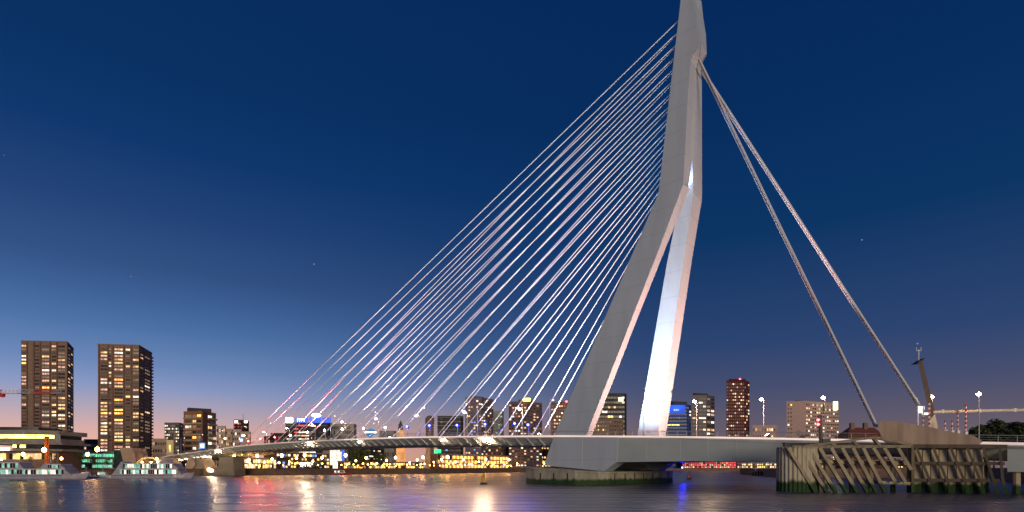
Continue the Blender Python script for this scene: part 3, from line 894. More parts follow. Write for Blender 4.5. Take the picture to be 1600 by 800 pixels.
# buoys
def buoy(px, py, Y, h, m, label):
    p = PT(px, py, Y); p.z = 0
    th = thing('buoy', label, 'buoy', p, 'channel buoys')
    mb = MB(); mb.lathe(p, [(.9, -.5), (1.0, .0), (1.0, .45), (.75, .55)], 12); mb.build('float', M['dark'], th)
    mb = MB(); mb.lathe(p, [(.72, .5), (.6, h * .5), (.5, h * .8), (.2, h)], 10); mb.build('body', m, th, smooth=False)
    mb = MB(); mb.lathe(p + UP * h, [(.1, 0), (.3, .1), (.3, .4), (.05, .6)], 8); mb.build('topmark', m, th)
buoy(755.5, 757, 156, 2.5, M['yellow'], 'yellow channel buoy floating left of the river pier')
buoy(1077, 749, 225, 1.9, M['orange'], 'orange channel buoy floating right of the river pier')

# ------------------------------------------------------------------ buildings
WM = {'w': emis('window_warm_glow', (1.0, .58, .26), 1.25, .75, .35), 'y': emis('window_yellow_glow', (1.0, .66, .16), 2.1, .7, .35), 'p': emis('window_pink_glow', (1.0, .52, .38), 1.0, .7, .35),
      'c': emis('window_white_glow', (1.0, .86, .66), 1.5, .7, .35), 'd': emis('window_dim_glow', (.75, .5, .32), .32, .5, .35), 't': emis('window_teal_glow', (.34, .85, .66), .65, .7, .8),
      'g': emis('window_green_glow', (.2, .9, .5), .9, .5, .3), 'o': emis('window_orange_glow', (1.0, .40, .08), 3.4, .6, .3), 'b': emis('window_blue_glow', (.2, .4, 1.0), 1.2, .5, .4), 'r': emis('window_red_glow', (1.0, .08, .1), 1.3, .5, .3),
      'k': mat('dark_window_glass', (.03, .03, .034), None, .3, spec=.25), 'q': mat('dull_window_glass', (.11, .095, .085), None, .4, spec=.25)}
FRAME = mat('window_frame_paint', (.10, .085, .075), None, .6)
_wc = {}
def win_mesh(kind, n):
    if (kind, n) in _wc:
        return _wc[kind, n]
    mb = MB()
    mb.quad([(-.5, -.05, -.5), (.5, -.05, -.5), (.5, -.05, .5), (-.5, -.05, .5)], 0)
    for k in range(1, n):
        x = -.5 + k / n
        mb.box((x, -.08, 0), .05, .1, 1.0, m=1)
    mb.box((0, -.12, -.53), 1.04, .26, .12, m=1)
    me = mb.mesh('window', [WM[kind], FRAME])
    _wc[kind, n] = me
    return me
def fill(root, A, B, z0, z1, spec, joined):
    """windows on the upright wall from A (left) to B (right)"""
    A = Vector((A.x, A.y, 0)); B = Vector((B.x, B.y, 0))
    L = (B - A).length; u = (B - A).normalized(); n_in = Vector((-u.y, u.x, 0))
    ny = spec['ny']; cell = (z1 - z0) / ny
    cols = spec.get('cols')
    if not cols:
        nx = spec['nx']; wf = spec.get('w', .6)
        cols = [((i + .5 - wf / 2) / nx, (i + .5 + wf / 2) / nx, None) for i in range(nx)]
    hf = spec.get('h', .5); pal = spec.get('pal', 'wwycpd'); pal = pal if spec.get('p', .4) > .84 else pal + 'd'; prob = spec.get('p', .4); off = spec.get('off', 'kkq')
    for i, (a, c, cp) in enumerate(cols):
        for j in range(ny):
            pr = prob if cp is None else cp
            if j % 7 == (i * 3) % 7:
                pr *= .6
            k = random.choice(pal) if rnd() < pr else random.choice(off)
            w = (c - a) * L * (1 if rnd() < .8 or not spec.get('jit') else .6); h = cell * hf
            pos = A + u * ((a + c) / 2 * L) + UP * (z0 + (j + .52) * cell)
            if joined is None:
                me = win_mesh(k, 2 if w < 5 else 3)
                mm = Matrix.Translation(pos - world_loc(root)) @ Matrix((( u.x * w, n_in.x, 0, 0), (u.y * w, n_in.y, 0, 0), (0, 0, h, 0), (0, 0, 0, 1)))
                put('window', me, root, mat=mm)
            else:
                mb, keys = joined
                if k not in keys:
                    keys.append(k)
                m = keys.index(k)
                mb.box(pos - n_in * .05, w, .3, h, m=m, ax=(u, n_in, UP))
def building(name, label, xl, xc, xr, ytop, Y, dl, dr, m, front=None, side=None, cat='building', group=None, roof=(), single=False, band=None, z0=QZ, ytl=None, extra_z=0):
    C = PT(xc, 731, Y); L = PT(xl, 731, Y + dl); R = PT(xr, 731, Y + dr)
    zt = ZZ(ytop, Y)
    B4 = L + R - C
    cen = (L + R) / 2; cen.z = z0
    th = thing(name, label, cat, cen, group)
    mb = MB(); mb.prism([C, R, B4, L], z0 - .3, zt)
    mb.build('wall', m, th)
    mb = MB()
    c2 = Vector((cen.x, cen.y, 0))
    ring = [Vector((p.x, p.y, 0)) + (Vector((p.x, p.y, 0)) - c2) * .012 for p in (C, R, B4, L)]
    mb.prism(ring, zt - .2, zt + .9); mb.build('parapet', m, th)
    joined = None if single else (MB(), [])
    h = zt - z0
    for A, B, sp in ((L, C, front), (C, R, side)):
        if sp:
            fill(th, A, B, z0 + h * sp.get('lo', .03), z0 + h * sp.get('hi', .98), sp, joined)
    if joined and joined[0].v:
        joined[0].build('glazing', [WM[k] for k in joined[1]], th, kind='stuff')
    if band:
        mb = MB()
        nb, bm_, bh = band
        for A, B in ((L, C), (C, R)):
            A = Vector((A.x, A.y, 0)); B = Vector((B.x, B.y, 0))
            if (B - A).length < 2: continue
            u = (B - A).normalized(); ni = Vector((-u.y, u.x, 0))
            for j in range(nb + 1):
                mb.box((A + B) / 2 + UP * (z0 + h * (.02 + .97 * j / nb)) - ni * .12, (B - A).length + .3, .4, bh, ax=(u, ni, UP))
        mb.build('storey_band', bm_, th, kind='stuff')
    for (rx0, rx1, ry) in roof:
        f0 = (rx0 - xl) / (xr - xl); f1 = (rx1 - xl) / (xr - xl)
        a = L + (R - L) * f0; c = L + (R - L) * f1
        d = (B4 - C) * .12
        a = a + d; c = c + d
        mb = MB(); mb.extr([Vector((a.x, a.y, zt)), Vector((c.x, c.y, zt)), Vector((c.x, c.y, ZZ(ry, Y))), Vector((a.x, a.y, ZZ(ry, Y)))], (B4 - C) * .35)
        mb.build('roof_plant', M['dark'], th)
    return th, (L, C, R, B4, zt)
BRK = mat('brown_brick', (.215, .14, .10), (.165, .108, .078), .85, scale=.6, bump=.2, bscale=3)
BRK2 = mat('red_brown_brick', (.17, .085, .06), (.12, .06, .045), .85, scale=.6, bump=.2, bscale=3)
PALE = mat('pale_render', (.42, .36, .31), (.34, .29, .25), .8, scale=.4)
BEIGE = mat('beige_cladding', (.42, .285, .255), (.36, .245, .22), .8, scale=.3)
TAN = mat('tan_concrete', (.42, .30, .21), (.34, .25, .18), .8, scale=.3, bump=.1)
ORBR = mat('orange_brick', (.30, .13, .065), (.22, .10, .05), .85, scale=.5, bump=.2, bscale=3)
DGL = mat('dark_glass_cladding', (.035, .035, .045), (.025, .026, .034), .55, scale=.3, spec=.15)
PUR = mat('violet_grey_cladding', (.13, .10, .15), (.10, .075, .115), .6, scale=.3)
DRED = mat('dark_red_cladding', (.105, .02, .022), (.07, .014, .017), .6, scale=.3, spec=.15)
BLUG = mat('blue_glass_cladding', (.015, .06, .28), (.012, .045, .2), .55, scale=.3, spec=.15)
GRY = mat('grey_concrete', (.25, .24, .225), (.19, .185, .175), .8, scale=.4, bump=.1)

def cols(px0, px1, lst):
    return [((a - px0) / (px1 - px0), (b - px0) / (px1 - px0), p) for a, b, p in lst]
# two tall residential towers
t1, g1 = building('residential_tower', 'left one of two tall brown brick towers, crossed by the crane jib', 33, 105, 115, 535, 440, -3, 26, BRK, single=True, cat='tower',
    front=dict(ny=35, h=.52, cols=cols(33, 105, [(34, 41, .5), (54.5, 61, .12), (66, 77, .5), (81, 88, .3), (91, 101.5, .58)]), pal='wpocwdwp', off='kkqqd'),
    side=dict(ny=35, h=.5, cols=[(.18, .42, .4), (.62, .82, .35)], pal='wcw', off='kqd'), roof=((70, 89, 531.5),), group='tall brown residential towers')
t2, g2 = building('residential_tower', 'right one of two tall brown brick towers, with small balconies down its right edge', 153, 217, 237.5, 540.5, 440, -4, 30, BRK, single=True, cat='tower',
    front=dict(ny=35, h=.52, cols=cols(153, 217, [(157.5, 167.5, .58), (169.5, 173.5, .15), (179, 191.5, .72), (196.5, 203, .3), (208, 216.5, .42)]), pal='wpowcdpw', off='kkqqd'),
    side=dict(ny=35, h=.5, cols=[(.12, .3, .12), (.45, .8, .22)], pal='wpc', off='kqd'), roof=((179, 198, 535.5),), group='tall brown residential towers')
for root, (L, C, R, B4, zt), fr in ((t1, g1, (.13, .28, .42, .63, .78)), (t2, g2, (.03, .25, .36, .64, .82))):
    u = Vector((C.x - L.x, C.y - L.y, 0)); LL = u.length; u.normalize(); ni = Vector((-u.y, u.x, 0))
    for f in fr:
        mb = MB(); mb.box(Vector((L.x, L.y, 0)) + u * LL * f - ni * .25 + UP * ((zt + QZ) / 2), 1.0, .5, zt - QZ, ax=(u, ni, UP)); mb.build('pilaster', BRK2, root)
bal = MB(); bal.box((0, 0, 0), 2.0, 2.4, 1.2)
bme = bal.mesh('balcony', BRK2)
L, C, R, B4, zt = g2
for j in range(34):
    put('balcony', bme, t2, loc=Vector((R.x + .5, R.y - 1.5, QZ + 4 + j * (zt - QZ - 5) / 34)) - world_loc(t2))

# brick and balcony block with two faces
t3, g3 = building('apartment_block', 'mid height block, orange brick on its left face, white balcony bands on its right', 287, 315.5, 337.5, 643.5, 480, 6, 22, ORBR, single=True, cat='apartment block',
    front=dict(ny=10, h=.45, cols=[(.1, .42, .35), (.5, .68, .5), (.74, .95, .4)], pal='wyoc', off='kkqd'), side=dict(ny=10, h=.5, cols=[(.42, .7, .3), (.75, .98, .25)], pal='wcd', off='kkq'), roof=((294, 331, 634.5),))
L, C, R, B4, zt = g3
for A, B, f0 in ((L, C, .04), (C, R, .36)):
    A = Vector((A.x, A.y, 0)); B = Vector((B.x, B.y, 0)); u = (B - A).normalized(); ni = Vector((-u.y, u.x, 0)); LL = (B - A).length
    for j in range(10):
        mb = MB(); mb.box(A + u * LL * (f0 + 1) / 2 - ni * .7 + UP * (QZ + .8 + j * (zt - QZ - 1) / 10), LL * (1 - f0), 1.4, 1.25, ax=(u, ni, UP)); mb.build('balcony', PALE if f0 > .3 else TAN, t3)
mb = MB(); A = Vector((C.x, C.y, 0)); B = Vector((R.x, R.y, 0)); u = (B - A).normalized(); ni = Vector((-u.y, u.x, 0))
mb.box(A + u * (B - A).length * .17 - ni * .3 + UP * ((zt + QZ) / 2), (B - A).length * .32, .6, zt - QZ + 1, ax=(u, ni, UP)); mb.build('stair_panel', BRK2, t3)

def B(*a, **k):
    return building(*a, **k)
B('office_block', 'dark block with a bright grid of lit white windows, left of the brick block', 257, 280, 287.5, 661.5, 620, 0, 16, GRY, front=dict(nx=8, ny=14, w=.55, h=.45, p=.8, pal='ccwd'), side=dict(nx=3, ny=14, w=.4, p=.1), cat='office')
B('low_office', 'pale stepped low building between the two brown towers', 117, 135, 154, 695, 520, 4, 8, PALE, front=dict(nx=5, ny=4, w=.7, h=.4, p=.15), side=dict(nx=5, ny=4, w=.7, h=.4, p=.12), roof=((131, 154, 685.5),))
B('low_office', 'beige three storey office with small windows right of the right brown tower', 238, 262, 266, 687, 430, 0, 8, TAN, front=dict(nx=6, ny=4, w=.6, h=.42, p=.25), cat='office')
B('stair_tower', 'plain yellow lit stair block in front of the lit grid office', 260, 271, 274, 689.5, 405, 0, 5, mat('pale_yellow_render', (.7, .58, .3), None, .8), front=dict(nx=1, ny=2, w=.2, p=1, pal='y'))
for i, (xl, xr, yt, m, pl, lab) in enumerate(((338.5, 353, 667, PALE, 'wcp', 'pale narrow house with dark windows right beside the balcony block'), (353, 364, 671.5, TAN, 'wwy', 'warm lit narrow house second from the balcony block'),
        (364, 377, 672.5, PALE, 'ycy', 'yellowest lit narrow house, left of the dark red tower'), (376, 392, 676, TAN, 'pw', 'pinkish house standing before the dark red tower'))):
    B('narrow_house', lab, xl, xr - 1, xr, yt, 455 - i * 4, 0, 6, m, front=dict(nx=4, ny=7, w=.5, h=.5, p=.45, pal=pl), cat='house', group='row of pale narrow houses behind the left end of the stays', single=False)
tr, gr = B('office_tower', 'dark red brick tower with a lit top and a mast, behind pale houses', 365, 380, 389, 658, 640, 0, 12, DRED, front=dict(nx=5, ny=14, w=.6, h=.4, p=.2, pal='wpr'), side=dict(nx=3, ny=14, w=.5, p=.1), roof=((368, 386, 655),), cat='tower')
p = PT(380, 655, 646); mb = MB(); mb.tube([p - UP * 3, PT(380, 647, 646)], .3, 6); mb.build('mast', M['rail'], tr)
for x in (369, 384):
    mb = MB(); mb.box(PT(x, 659, 639), 3, 1, 2.5); mb.build('roof_light', M['whiteglow'], tr)
B('low_block', 'small dark red flat block low among the red stays', 412.5, 422, 424, 683, 520, 0, 6, DRED, front=dict(nx=3, ny=3, p=.2, pal='rp'))
B('low_block', 'dark flat block with red lit panels low left of the striped office', 423, 445, 448, 678, 540, 0, 6, DGL, front=dict(nx=6, ny=5, p=.2, pal='rw'))
# striped office with blue roof signs
ts_, gs = B('striped_office', 'wide office with red and dark stripes and glowing blue sign boxes along its roof', 446, 513, 518, 661, 560, 0, 10, DGL, cat='office',
    front=dict(ny=13, h=.4, cols=[(.02, .14, .05), (.21, .30, .85), (.31, .55, .45), (.56, .70, .3), (.78, .97, .2)], pal='rrcw', off='kkq'))
SGB = emis('deep_blue_sign_glow', (.05, .14, .75), 1.3)
for x0, x1, mt in ((447, 457, 'whiteglow'), (462, 481, None), (484, 501, None), (504, 517, None)):
    mb = MB(); mb.box(PT((x0 + x1) / 2, 656.5, 559), (x1 - x0) / FPX * 560, 2.4, 8.2 / FPX * 560); mb.build('sign_box', M[mt] if mt else SGB, ts_)
mb = MB(); mb.lathe(PT(494, 649.5, 562), [(.5, -1.8), (3.2, -1), (4.8, 0.2), (3.6, 1.6), (.5, 2.4)], 12); mb.build('sign_globe', M['whiteglow'], ts_, label='large round white glowing roof sign')
def text(root, s, px, py, Y, hpx, m, ext=.15, kind='lettering'):
    cu = bpy.data.curves.new(kind, 'FONT'); cu.body = s; cu.size = hpx / FPX * Y * 1.38; cu.extrude = ext; cu.align_x = 'CENTER'; cu.align_y = 'CENTER'
    tmp = bpy.data.objects.new('tmp', cu); COL.objects.link(tmp)
    dg = bpy.context.evaluated_depsgraph_get(); me = bpy.data.meshes.new_from_object(tmp.evaluated_get(dg))
    bpy.data.objects.remove(tmp)
    me.materials.clear(); me.materials.append(m)
    p = PT(px, py, Y) - world_loc(root)
    return put(kind, me, root, mat=Matrix.Translation(p) @ Matrix.Rotation(math.radians(90), 4, 'X'))
text(ts_, 'ITM', 470, 656.5, 557.4, 5.5, M['whiteglow'])
B('scaffolded_block', 'pale blotchy block veiled in netting right of the striped office', 518, 553, 557, 663.5, 640, 0, 10, mat('netting', (.42, .36, .33), (.25, .24, .22), .8, scale=.9), front=dict(nx=12, ny=9, w=.7, h=.6, p=.03, pal='w', off='qqqd'))
# blue faceted pavilion
pv = thing('pavilion', 'blue faceted lens shaped pavilion with a white light band', 'pavilion', PT(580, 690, 520))
mb = MB(); c = PT(579.5, 676, 520); mb.lathe(c, [(.6, -4.5), (3.6, -3.2), (5.2, -.2), (3.2, 2.6), (.8, 4.2)], 8); mb.build('shell', emis('blue_pavilion_glow', (.03, .28, .62), .75, .4, .2), pv)
mb = MB(); mb.lathe(c, [(5.25, -.4), (5.35, .6)], 8); mb.build('light_band', M['whiteglow'], pv)
mb = MB(); mb.lathe(Vector((c.x, c.y, 0)), [(2.5, QZ), (1.6, c.z - 4)], 8); mb.build('stem', M['rail'], pv)
B('low_block', 'flat dark low block between the blue pavilion and the lit belfry', 593, 616, 619, 674.5, 540, 0, 8, GRY, front=dict(nx=6, ny=4, p=.1))
bf = thing('belfry', 'slim orange glowing belfry tapering to a dark lantern', 'belfry', PT(626, 732, 560))
for (y0, y1, w0, w1, mt) in ((735, 690, 9, 8, 'bel'), (690, 672, 8, 5, 'bel'), (672, 663, 4.5, 4, 'dk'), (663, 657, 3, .4, 'dk')):
    mb = MB(); a = PT(626, y0, 560); c = PT(626, y1, 560); s0 = w0 / FPX * 560 / 1.4; s1 = w1 / FPX * 560 / 1.4
    mb.loft([[a + Vector((x * s0, y * s0, 0)) for x, y in ((-1, -1), (1, -1), (1, 1), (-1, 1))], [c + Vector((x * s1, y * s1, 0)) for x, y in ((-1, -1), (1, -1), (1, 1), (-1, 1))]])
    mb.build('shaft' if mt == 'bel' else 'lantern', emis('glow_painted_stone', (1.0, .42, .13), .8, .4, .12) if mt == 'bel' else M['dark'], bf)  # floodlighting put into the stone as its own orange glow
rt = thing('round_tower', 'slender round brown tower with a domed head beside the dark glass block', 'tower', PT(671.5, 732, 600))
c = PT(671.5, 731, 600); c.z = 0
mb = MB(); mb.lathe(c, [(4.2, QZ), (4.2, ZZ(664, 600)), (4.8, ZZ(661, 600)), (4.8, ZZ(654, 600)), (3, ZZ(650.5, 600)), (.3, ZZ(649, 600))], 14); mb.build('shaft', BRK, rt)
for j in range(18):
    mb = MB(); mb.lathe(c, [(4.3, QZ + 3 + j * 2.9), (4.4, QZ + 3.2 + j * 2.9), (4.3, QZ + 3.6 + j * 2.9)], 14); mb.build('ring', M['rail'], rt)
tb, gb = B('glass_office', 'flat dark glass office block with one lit lower row, left of the purple tower', 683.5, 720, 724, 651, 600, 0, 8, DGL, front=dict(nx=9, ny=16, w=.9, h=.45, p=.05, pal='bdc', off='kkkq'), cat='office', band=(12, M['rail'], .3))
B('tower', 'violet tower with a stepped top behind the stays, brick lower right side', 727, 752, 771, 622, 640, 0, 20, PUR, front=dict(nx=6, ny=22, w=.6, h=.42, p=.28, pal='wcpb', off='kkq'), side=dict(nx=6, ny=24, w=.6, h=.42, p=.3, pal='wcpw', off='kkqd'), roof=((737, 756, 617.5),), cat='tower')
B('slim_block', 'slim greenish glass block tucked behind the right of the violet tower', 771, 785, 787, 643, 700, 0, 8, mat('green_glass', (.06, .10, .095), (.05, .08, .075), .3, scale=.3), front=dict(nx=4, ny=20, w=.85, h=.4, p=.12, pal='td', off='kqq'))
tc_, gc = B('tower', 'brown violet tower with a yellow lit crown', 795, 818, 847, 628, 620, 6, 18, mat('brown_violet_cladding', (.15, .105, .105), (.11, .075, .085), .6, scale=.3), front=dict(nx=5, ny=22, w=.6, h=.42, p=.4, pal='wcpc', off='kkq'), side=dict(nx=6, ny=22, w=.55, h=.42, p=.3, pal='wcp', off='kkq'), roof=((809, 831, 622),), cat='tower')
mb = MB(); mb.box(PT(823, 624.5, 618), 8, 1.4, 3.6); mb.build('crown_light', emis('crown_glow', (1, .75, .12), 3.5), tc_)
td, gd = B('tower', 'red brown tower with a red roof beacon half hidden by the near pylon leg', 861, 884, 915, 630, 600, 0, 16, BRK2, front=dict(nx=6, ny=18, w=.6, h=.42, p=.35, pal='wwpc', off='kkq'), side=dict(nx=6, ny=18, w=.6, h=.42, p=.3), cat='tower', roof=((872, 888, 626.5),))
mb = MB(); mb.lathe(PT(885, 627.5, 598), [(.2, -1), (1.4, 0), (.2, 1)], 8); mb.build('beacon', M['redglow'], td)
te, ge = B('glass_tower', 'dark glass tower with lit rows and a yellow green roof sign between the pylon legs', 936, 976, 979, 615.5, 690, 0, 10, DGL, front=dict(nx=9, ny=15, w=.85, h=.42, p=.42, pal='ycwd', off='kkq'), cat='tower')
mb = MB(); mb.box(PT(970, 624, 688), 5.5, 1, 4.5); mb.build('roof_sign', emis('yellow_green_sign_glow', (.85, 1.0, .25), 4), te)
B('gabled_block', 'brown block with a regular grid of small lit windows before the dark glass tower', 918, 952, 974, 655, 640, 0, 3, BRK, front=dict(nx=9, ny=12, w=.5, h=.45, p=.28, pal='wyw'), side=dict(nx=6, ny=12, w=.5, h=.45, p=.25, pal='wyo'))
tf, gf = B('glass_office', 'deep blue glass office with a white roof sign right of the far pylon leg', 1037, 1073, 1080, 632.5, 960, 0, 16, BLUG, front=dict(nx=8, ny=18, w=.9, h=.4, p=.02, pal='b', off='kkk'), side=dict(nx=2, ny=18, p=.05), roof=((1056, 1077, 626),), cat='office')
mb = MB(); mb.box(PT(1056, 640, 957), 32, .8, 15); mb.build('sign_backlight', emis('blue_sign_panel_glow', (.0, .10, .85), 1.0, .5, .05), tf)
text(tf, 'a.s.r.', 1057, 640, 955, 3.4, emis('soft_white_letter_glow', (.8, .9, 1.0), 1.6), .3)
mb = MB(); mb.box(PT(1052, 664, 957), 21, .8, 1.7); mb.build('lit_row', WM['y'], tf)
B('tower', 'slate tower of stepped height with many lit rows left of the dark red tower', 1081, 1104, 1116.5, 618, 980, 0, 16, mat('slate_cladding', (.10, .085, .10), (.075, .065, .08), .6, scale=.3), front=dict(nx=4, ny=18, cols=[(.05, .25, .1), (.48, .74, .5), (.78, .95, .3)], h=.42, pal='cwy', off='kkq'), side=dict(nx=2, ny=18, w=.7, p=.45, pal='cwp'), roof=((1087, 1107, 613.5),), cat='tower')
tg, gg = B('tower', 'tall dark red tower with a red beacon and scattered lit windows', 1135, 1163, 1171, 595, 960, 0, 16, DRED, front=dict(nx=9, ny=26, w=.6, h=.42, p=.24, pal='cwwp', off='kkq'), side=dict(nx=3, ny=26, w=.6, p=.4, pal='cw'), cat='tower', band=(26, DRED, .5))
mb = MB(); mb.lathe(PT(1156, 592.5, 958), [(.2, -1.6), (2.2, 0), (.2, 1.6)], 8); mb.build('beacon', M['redglow'], tg)
mb = MB(); mb.box(PT(1152, 593.6, 962), 26, 10, 2.2); mb.build('roof_plant', DRED, tg)
B('low_block', 'low pinkish block with warm windows right of the dark red tower', 1176, 1212, 1216, 665, 960, 0, 8, BEIGE, front=dict(nx=10, ny=6, w=.6, h=.4, p=.5, pal='wpc'))
th_, gh = B('office_block', 'broad beige office slab with a plain left end and rows of small windows', 1229, 1259, 1310.5, 627, 960, 8, 40, BEIGE, front=dict(nx=8, ny=16, cols=[(.06, .14, .3), (.2, .28, .3)], h=.4, pal='ccy', off='qk'), side=dict(nx=16, ny=17, w=.62, h=.4, p=.32, pal='cwpc', off='qkq'), roof=((1239, 1250, 623.5),), cat='office')
mb = MB(); mb.box(PT(1305.5, 634, 955), 7, 1.5, 14); mb.build('roof_sign', emis('lime_sign_glow', (.85, 1.0, .4), 5), th_)
# red roofed house on the island to the right
hs = thing('house', 'house with a red tiled hip roof and chimneys behind the big timber fender', 'house', PT(1348, 731, 300))
c0 = PT(1322, 682, 300); c1 = PT(1378, 682, 300)
mb = MB(); mb.box(Vector(((c0.x + c1.x) / 2, 304, (4 + c0.z) / 2)), c1.x - c0.x, 12, c0.z - 4); mb.build('wall', BRK2, hs)
mb = MB(); mb.loft([[Vector((c0.x - .6, 297.5, c0.z)), Vector((c1.x + .6, 297.5, c0.z)), Vector((c1.x + .6, 310.5, c0.z)), Vector((c0.x - .6, 310.5, c0.z))],
                    [Vector((c0.x + 4, 303.5, c0.z + 5)), Vector((c1.x - 2, 303.5, c0.z + 5)), Vector((c1.x - 2, 304.5, c0.z + 5)), Vector((c0.x + 4, 304.5, c0.z + 5))]])
rf = mb.build('roof', mat('red_roof_tiles', (.22, .06, .035), (.15, .045, .03), .8, scale=2, bump=.4, bscale=8), hs)
for x in (1331, 1352):
    mb = MB(); p = PT(x, 666, 303); mb.box(p, 2, 1.6, 3.6); mb.build('chimney', BRK, rf)
ISL = [(128, 262), (400, 262), (400, 420), (170, 420)]
mb = MB(); mb.prism(ISL, -2, 4.2); mb.build('island_ground', M['quay'], kind='structure')

# ------------------------------------------------------------------ waterfront below the deck
def lit_row(name, label, xa, Ya, xb, Yb, yt, m, spec, cat='building', depth=14, extra=None):
    a = PT(xa, 731, Ya); c = PT(xb, 731, Yb); d = (c - a); d.z = 0; u = d.normalized(); ni = Vector((-u.y, u.x, 0))
    zt = ZZ(yt, (Ya + Yb) / 2)
    cen = (a + c) / 2; cen.z = QZ
    th = thing(name, label, cat, cen)
    mb = MB(); mb.prism([a, c, c + ni * depth, a + ni * depth], QZ - .3, zt); mb.build('wall', m, th)
    jn = (MB(), [])
    fill(th, a, c, QZ + .4, zt - .5, spec, jn)
    jn[0].build('glazing', [WM[k] for k in jn[1]], th, kind='stuff')
    mb = MB(); mb.box((a + c) / 2 + ni * depth / 2 + UP * (zt - (a.z + c.z) / 2 + .2), d.length + 1, depth + 1.2, .5, ax=(u, ni, UP)); mb.build('roof', M['rail'], th)
    return th, a, c, u, ni, zt
ar, a, c, u, ni, zt = lit_row('arcade_building', 'long low arcade glowing orange along the far quay below the deck', 682, 530, 846, 690, 712.5, ORBR, dict(nx=34, ny=3, w=.78, h=.7, p=.85, pal='ooowy', off='kq'), 'arcade')
for k in range(35):
    mb = MB(); p = Vector((a.x, a.y, 0)) + u * ((c - a).length * k / 34) - ni * 1.2; mb.beam(p + UP * QZ, p + UP * zt, .6, .6); mb.build('column', TAN, ar)
lit_row('quay_cafe', 'bright yellow lit cafe row on the quay right of the splayed pier', 372, 362, 431, 400, 716, TAN, dict(nx=16, ny=2, w=.8, h=.7, p=.95, pal='yycw'), 'cafe')
cafe2, a, c, u, ni, zt = lit_row('shop_row', 'shop row with blue lit fronts and white letters left of the glowing facade', 432, 425, 514, 470, 708, BRK2, dict(nx=20, ny=4, w=.7, h=.55, p=.55, pal='bcwyb', off='kq'), 'shops')
text(cafe2, 'BTK', 477.5, 726, 414, 6.5, M['whiteglow'], .2)
mb = MB(); mb.box(PT(487, 726, 416), 15, .6, 3.6); mb.build('sign_backing', M['dark'], cafe2)
gl, a, c, u, ni, zt = lit_row('glowing_facade', 'tall bright white glowing facade with a blue edge under the deck', 515.5, 470, 535, 480, 699, PALE, dict(nx=5, ny=6, w=.92, h=.9, p=1, pal='c'), 'billboard', 10)
mb = MB(); mb.beam(c - ni * .6 + UP * (QZ - c.z), c - ni * .6 + UP * (zt - c.z), 2.4, 1.2); mb.build('blue_edge', emis('blue_edge_glow', (.1, .2, 1.0), .8), gl)
lit_row('quay_block', 'dark grid fronted block on the quay left of the belfry, under the deck', 566, 500, 616, 560, 694, DGL, dict(nx=22, ny=9, w=.6, h=.5, p=.22, pal='wyc', off='kkq'))
lit_row('quay_block', 'brick block with small warm windows behind the orange arcade', 735, 640, 790, 660, 690, BRK2, dict(nx=14, ny=8, w=.5, h=.45, p=.3, pal='wcw', off='kq'))
lit_row('quay_block', 'brown quay block behind the arcade nearest the near pylon leg', 800, 700, 862, 740, 692, BRK2, dict(nx=14, ny=8, w=.5, h=.45, p=.35, pal='woc', off='kq'))
gs_ = thing('green_sign', 'green glowing sign board under the deck right of the lit column', 'sign', PT(664, 732, 500))
mb = MB(); mb.box(PT(684, 705, 520), 6.0, .6, 3.4); mb.build('panel', emis('green_sign_glow', (.02, .85, .22), 2.2), gs_)
mb = MB(); mb.beam(PT(684, 707, 520.6), PT(684, 733, 520.6), .4, .4); mb.build('post', M['dark'], gs_)
colm = thing('lit_column', 'tall plain pinkish lit column rising from the quay under the deck', 'column', PT(669, 733, 480))
mb = MB(); mb.box((PT(669, 696, 480) + PT(669, 734, 480)) / 2, 3.4, 3.4, 38 / FPX * 480); mb.build('shaft', TAN, colm)
mb = MB(); mb.box(PT(669, 734, 480), 5, 5, 1.6); mb.build('plinth', GRY, colm)
lit_row('added_kiosk_row', 'added low row of warm lit kiosks behind the dark trees on the far quay', 537, 452, 662, 560, 722, BRK2, dict(nx=30, ny=2, w=.75, h=.7, p=.8, pal='oywoy', off='kq'), 'kiosks', 6)  # added windows fill the dark gap in the orange quay glow
lit_row('quay_terrace', 'low lit terrace front left of the near pylon leg beyond the arcade', 846, 690, 900, 745, 719, BRK2, dict(nx=12, ny=2, w=.75, h=.7, p=.85, pal='oyw', off='kq'), 'terrace', 8)
# far right bank behind the bascule span
lit_row('waterfront_hall', 'long low hall glowing red on the far bank behind the river pier', 1066, 935, 1150, 940, 721, DRED, dict(nx=26, ny=3, w=.7, h=.65, p=.9, pal='rrrpw'), 'hall')
lit_row('waterfront_row', 'low row of warm yellow lights on the far bank left of the jetty', 1152, 935, 1240, 940, 723.5, BRK, dict(nx=26, ny=2, w=.6, h=.6, p=.7, pal='yywc'), 'building')
lit_row('waterfront_row', 'low dark building with warm windows on the far bank seen through the open timber fender', 1242, 945, 1420, 960, 716, BRK, dict(nx=40, ny=4, w=.5, h=.5, p=.4, pal='wyp'), 'building')

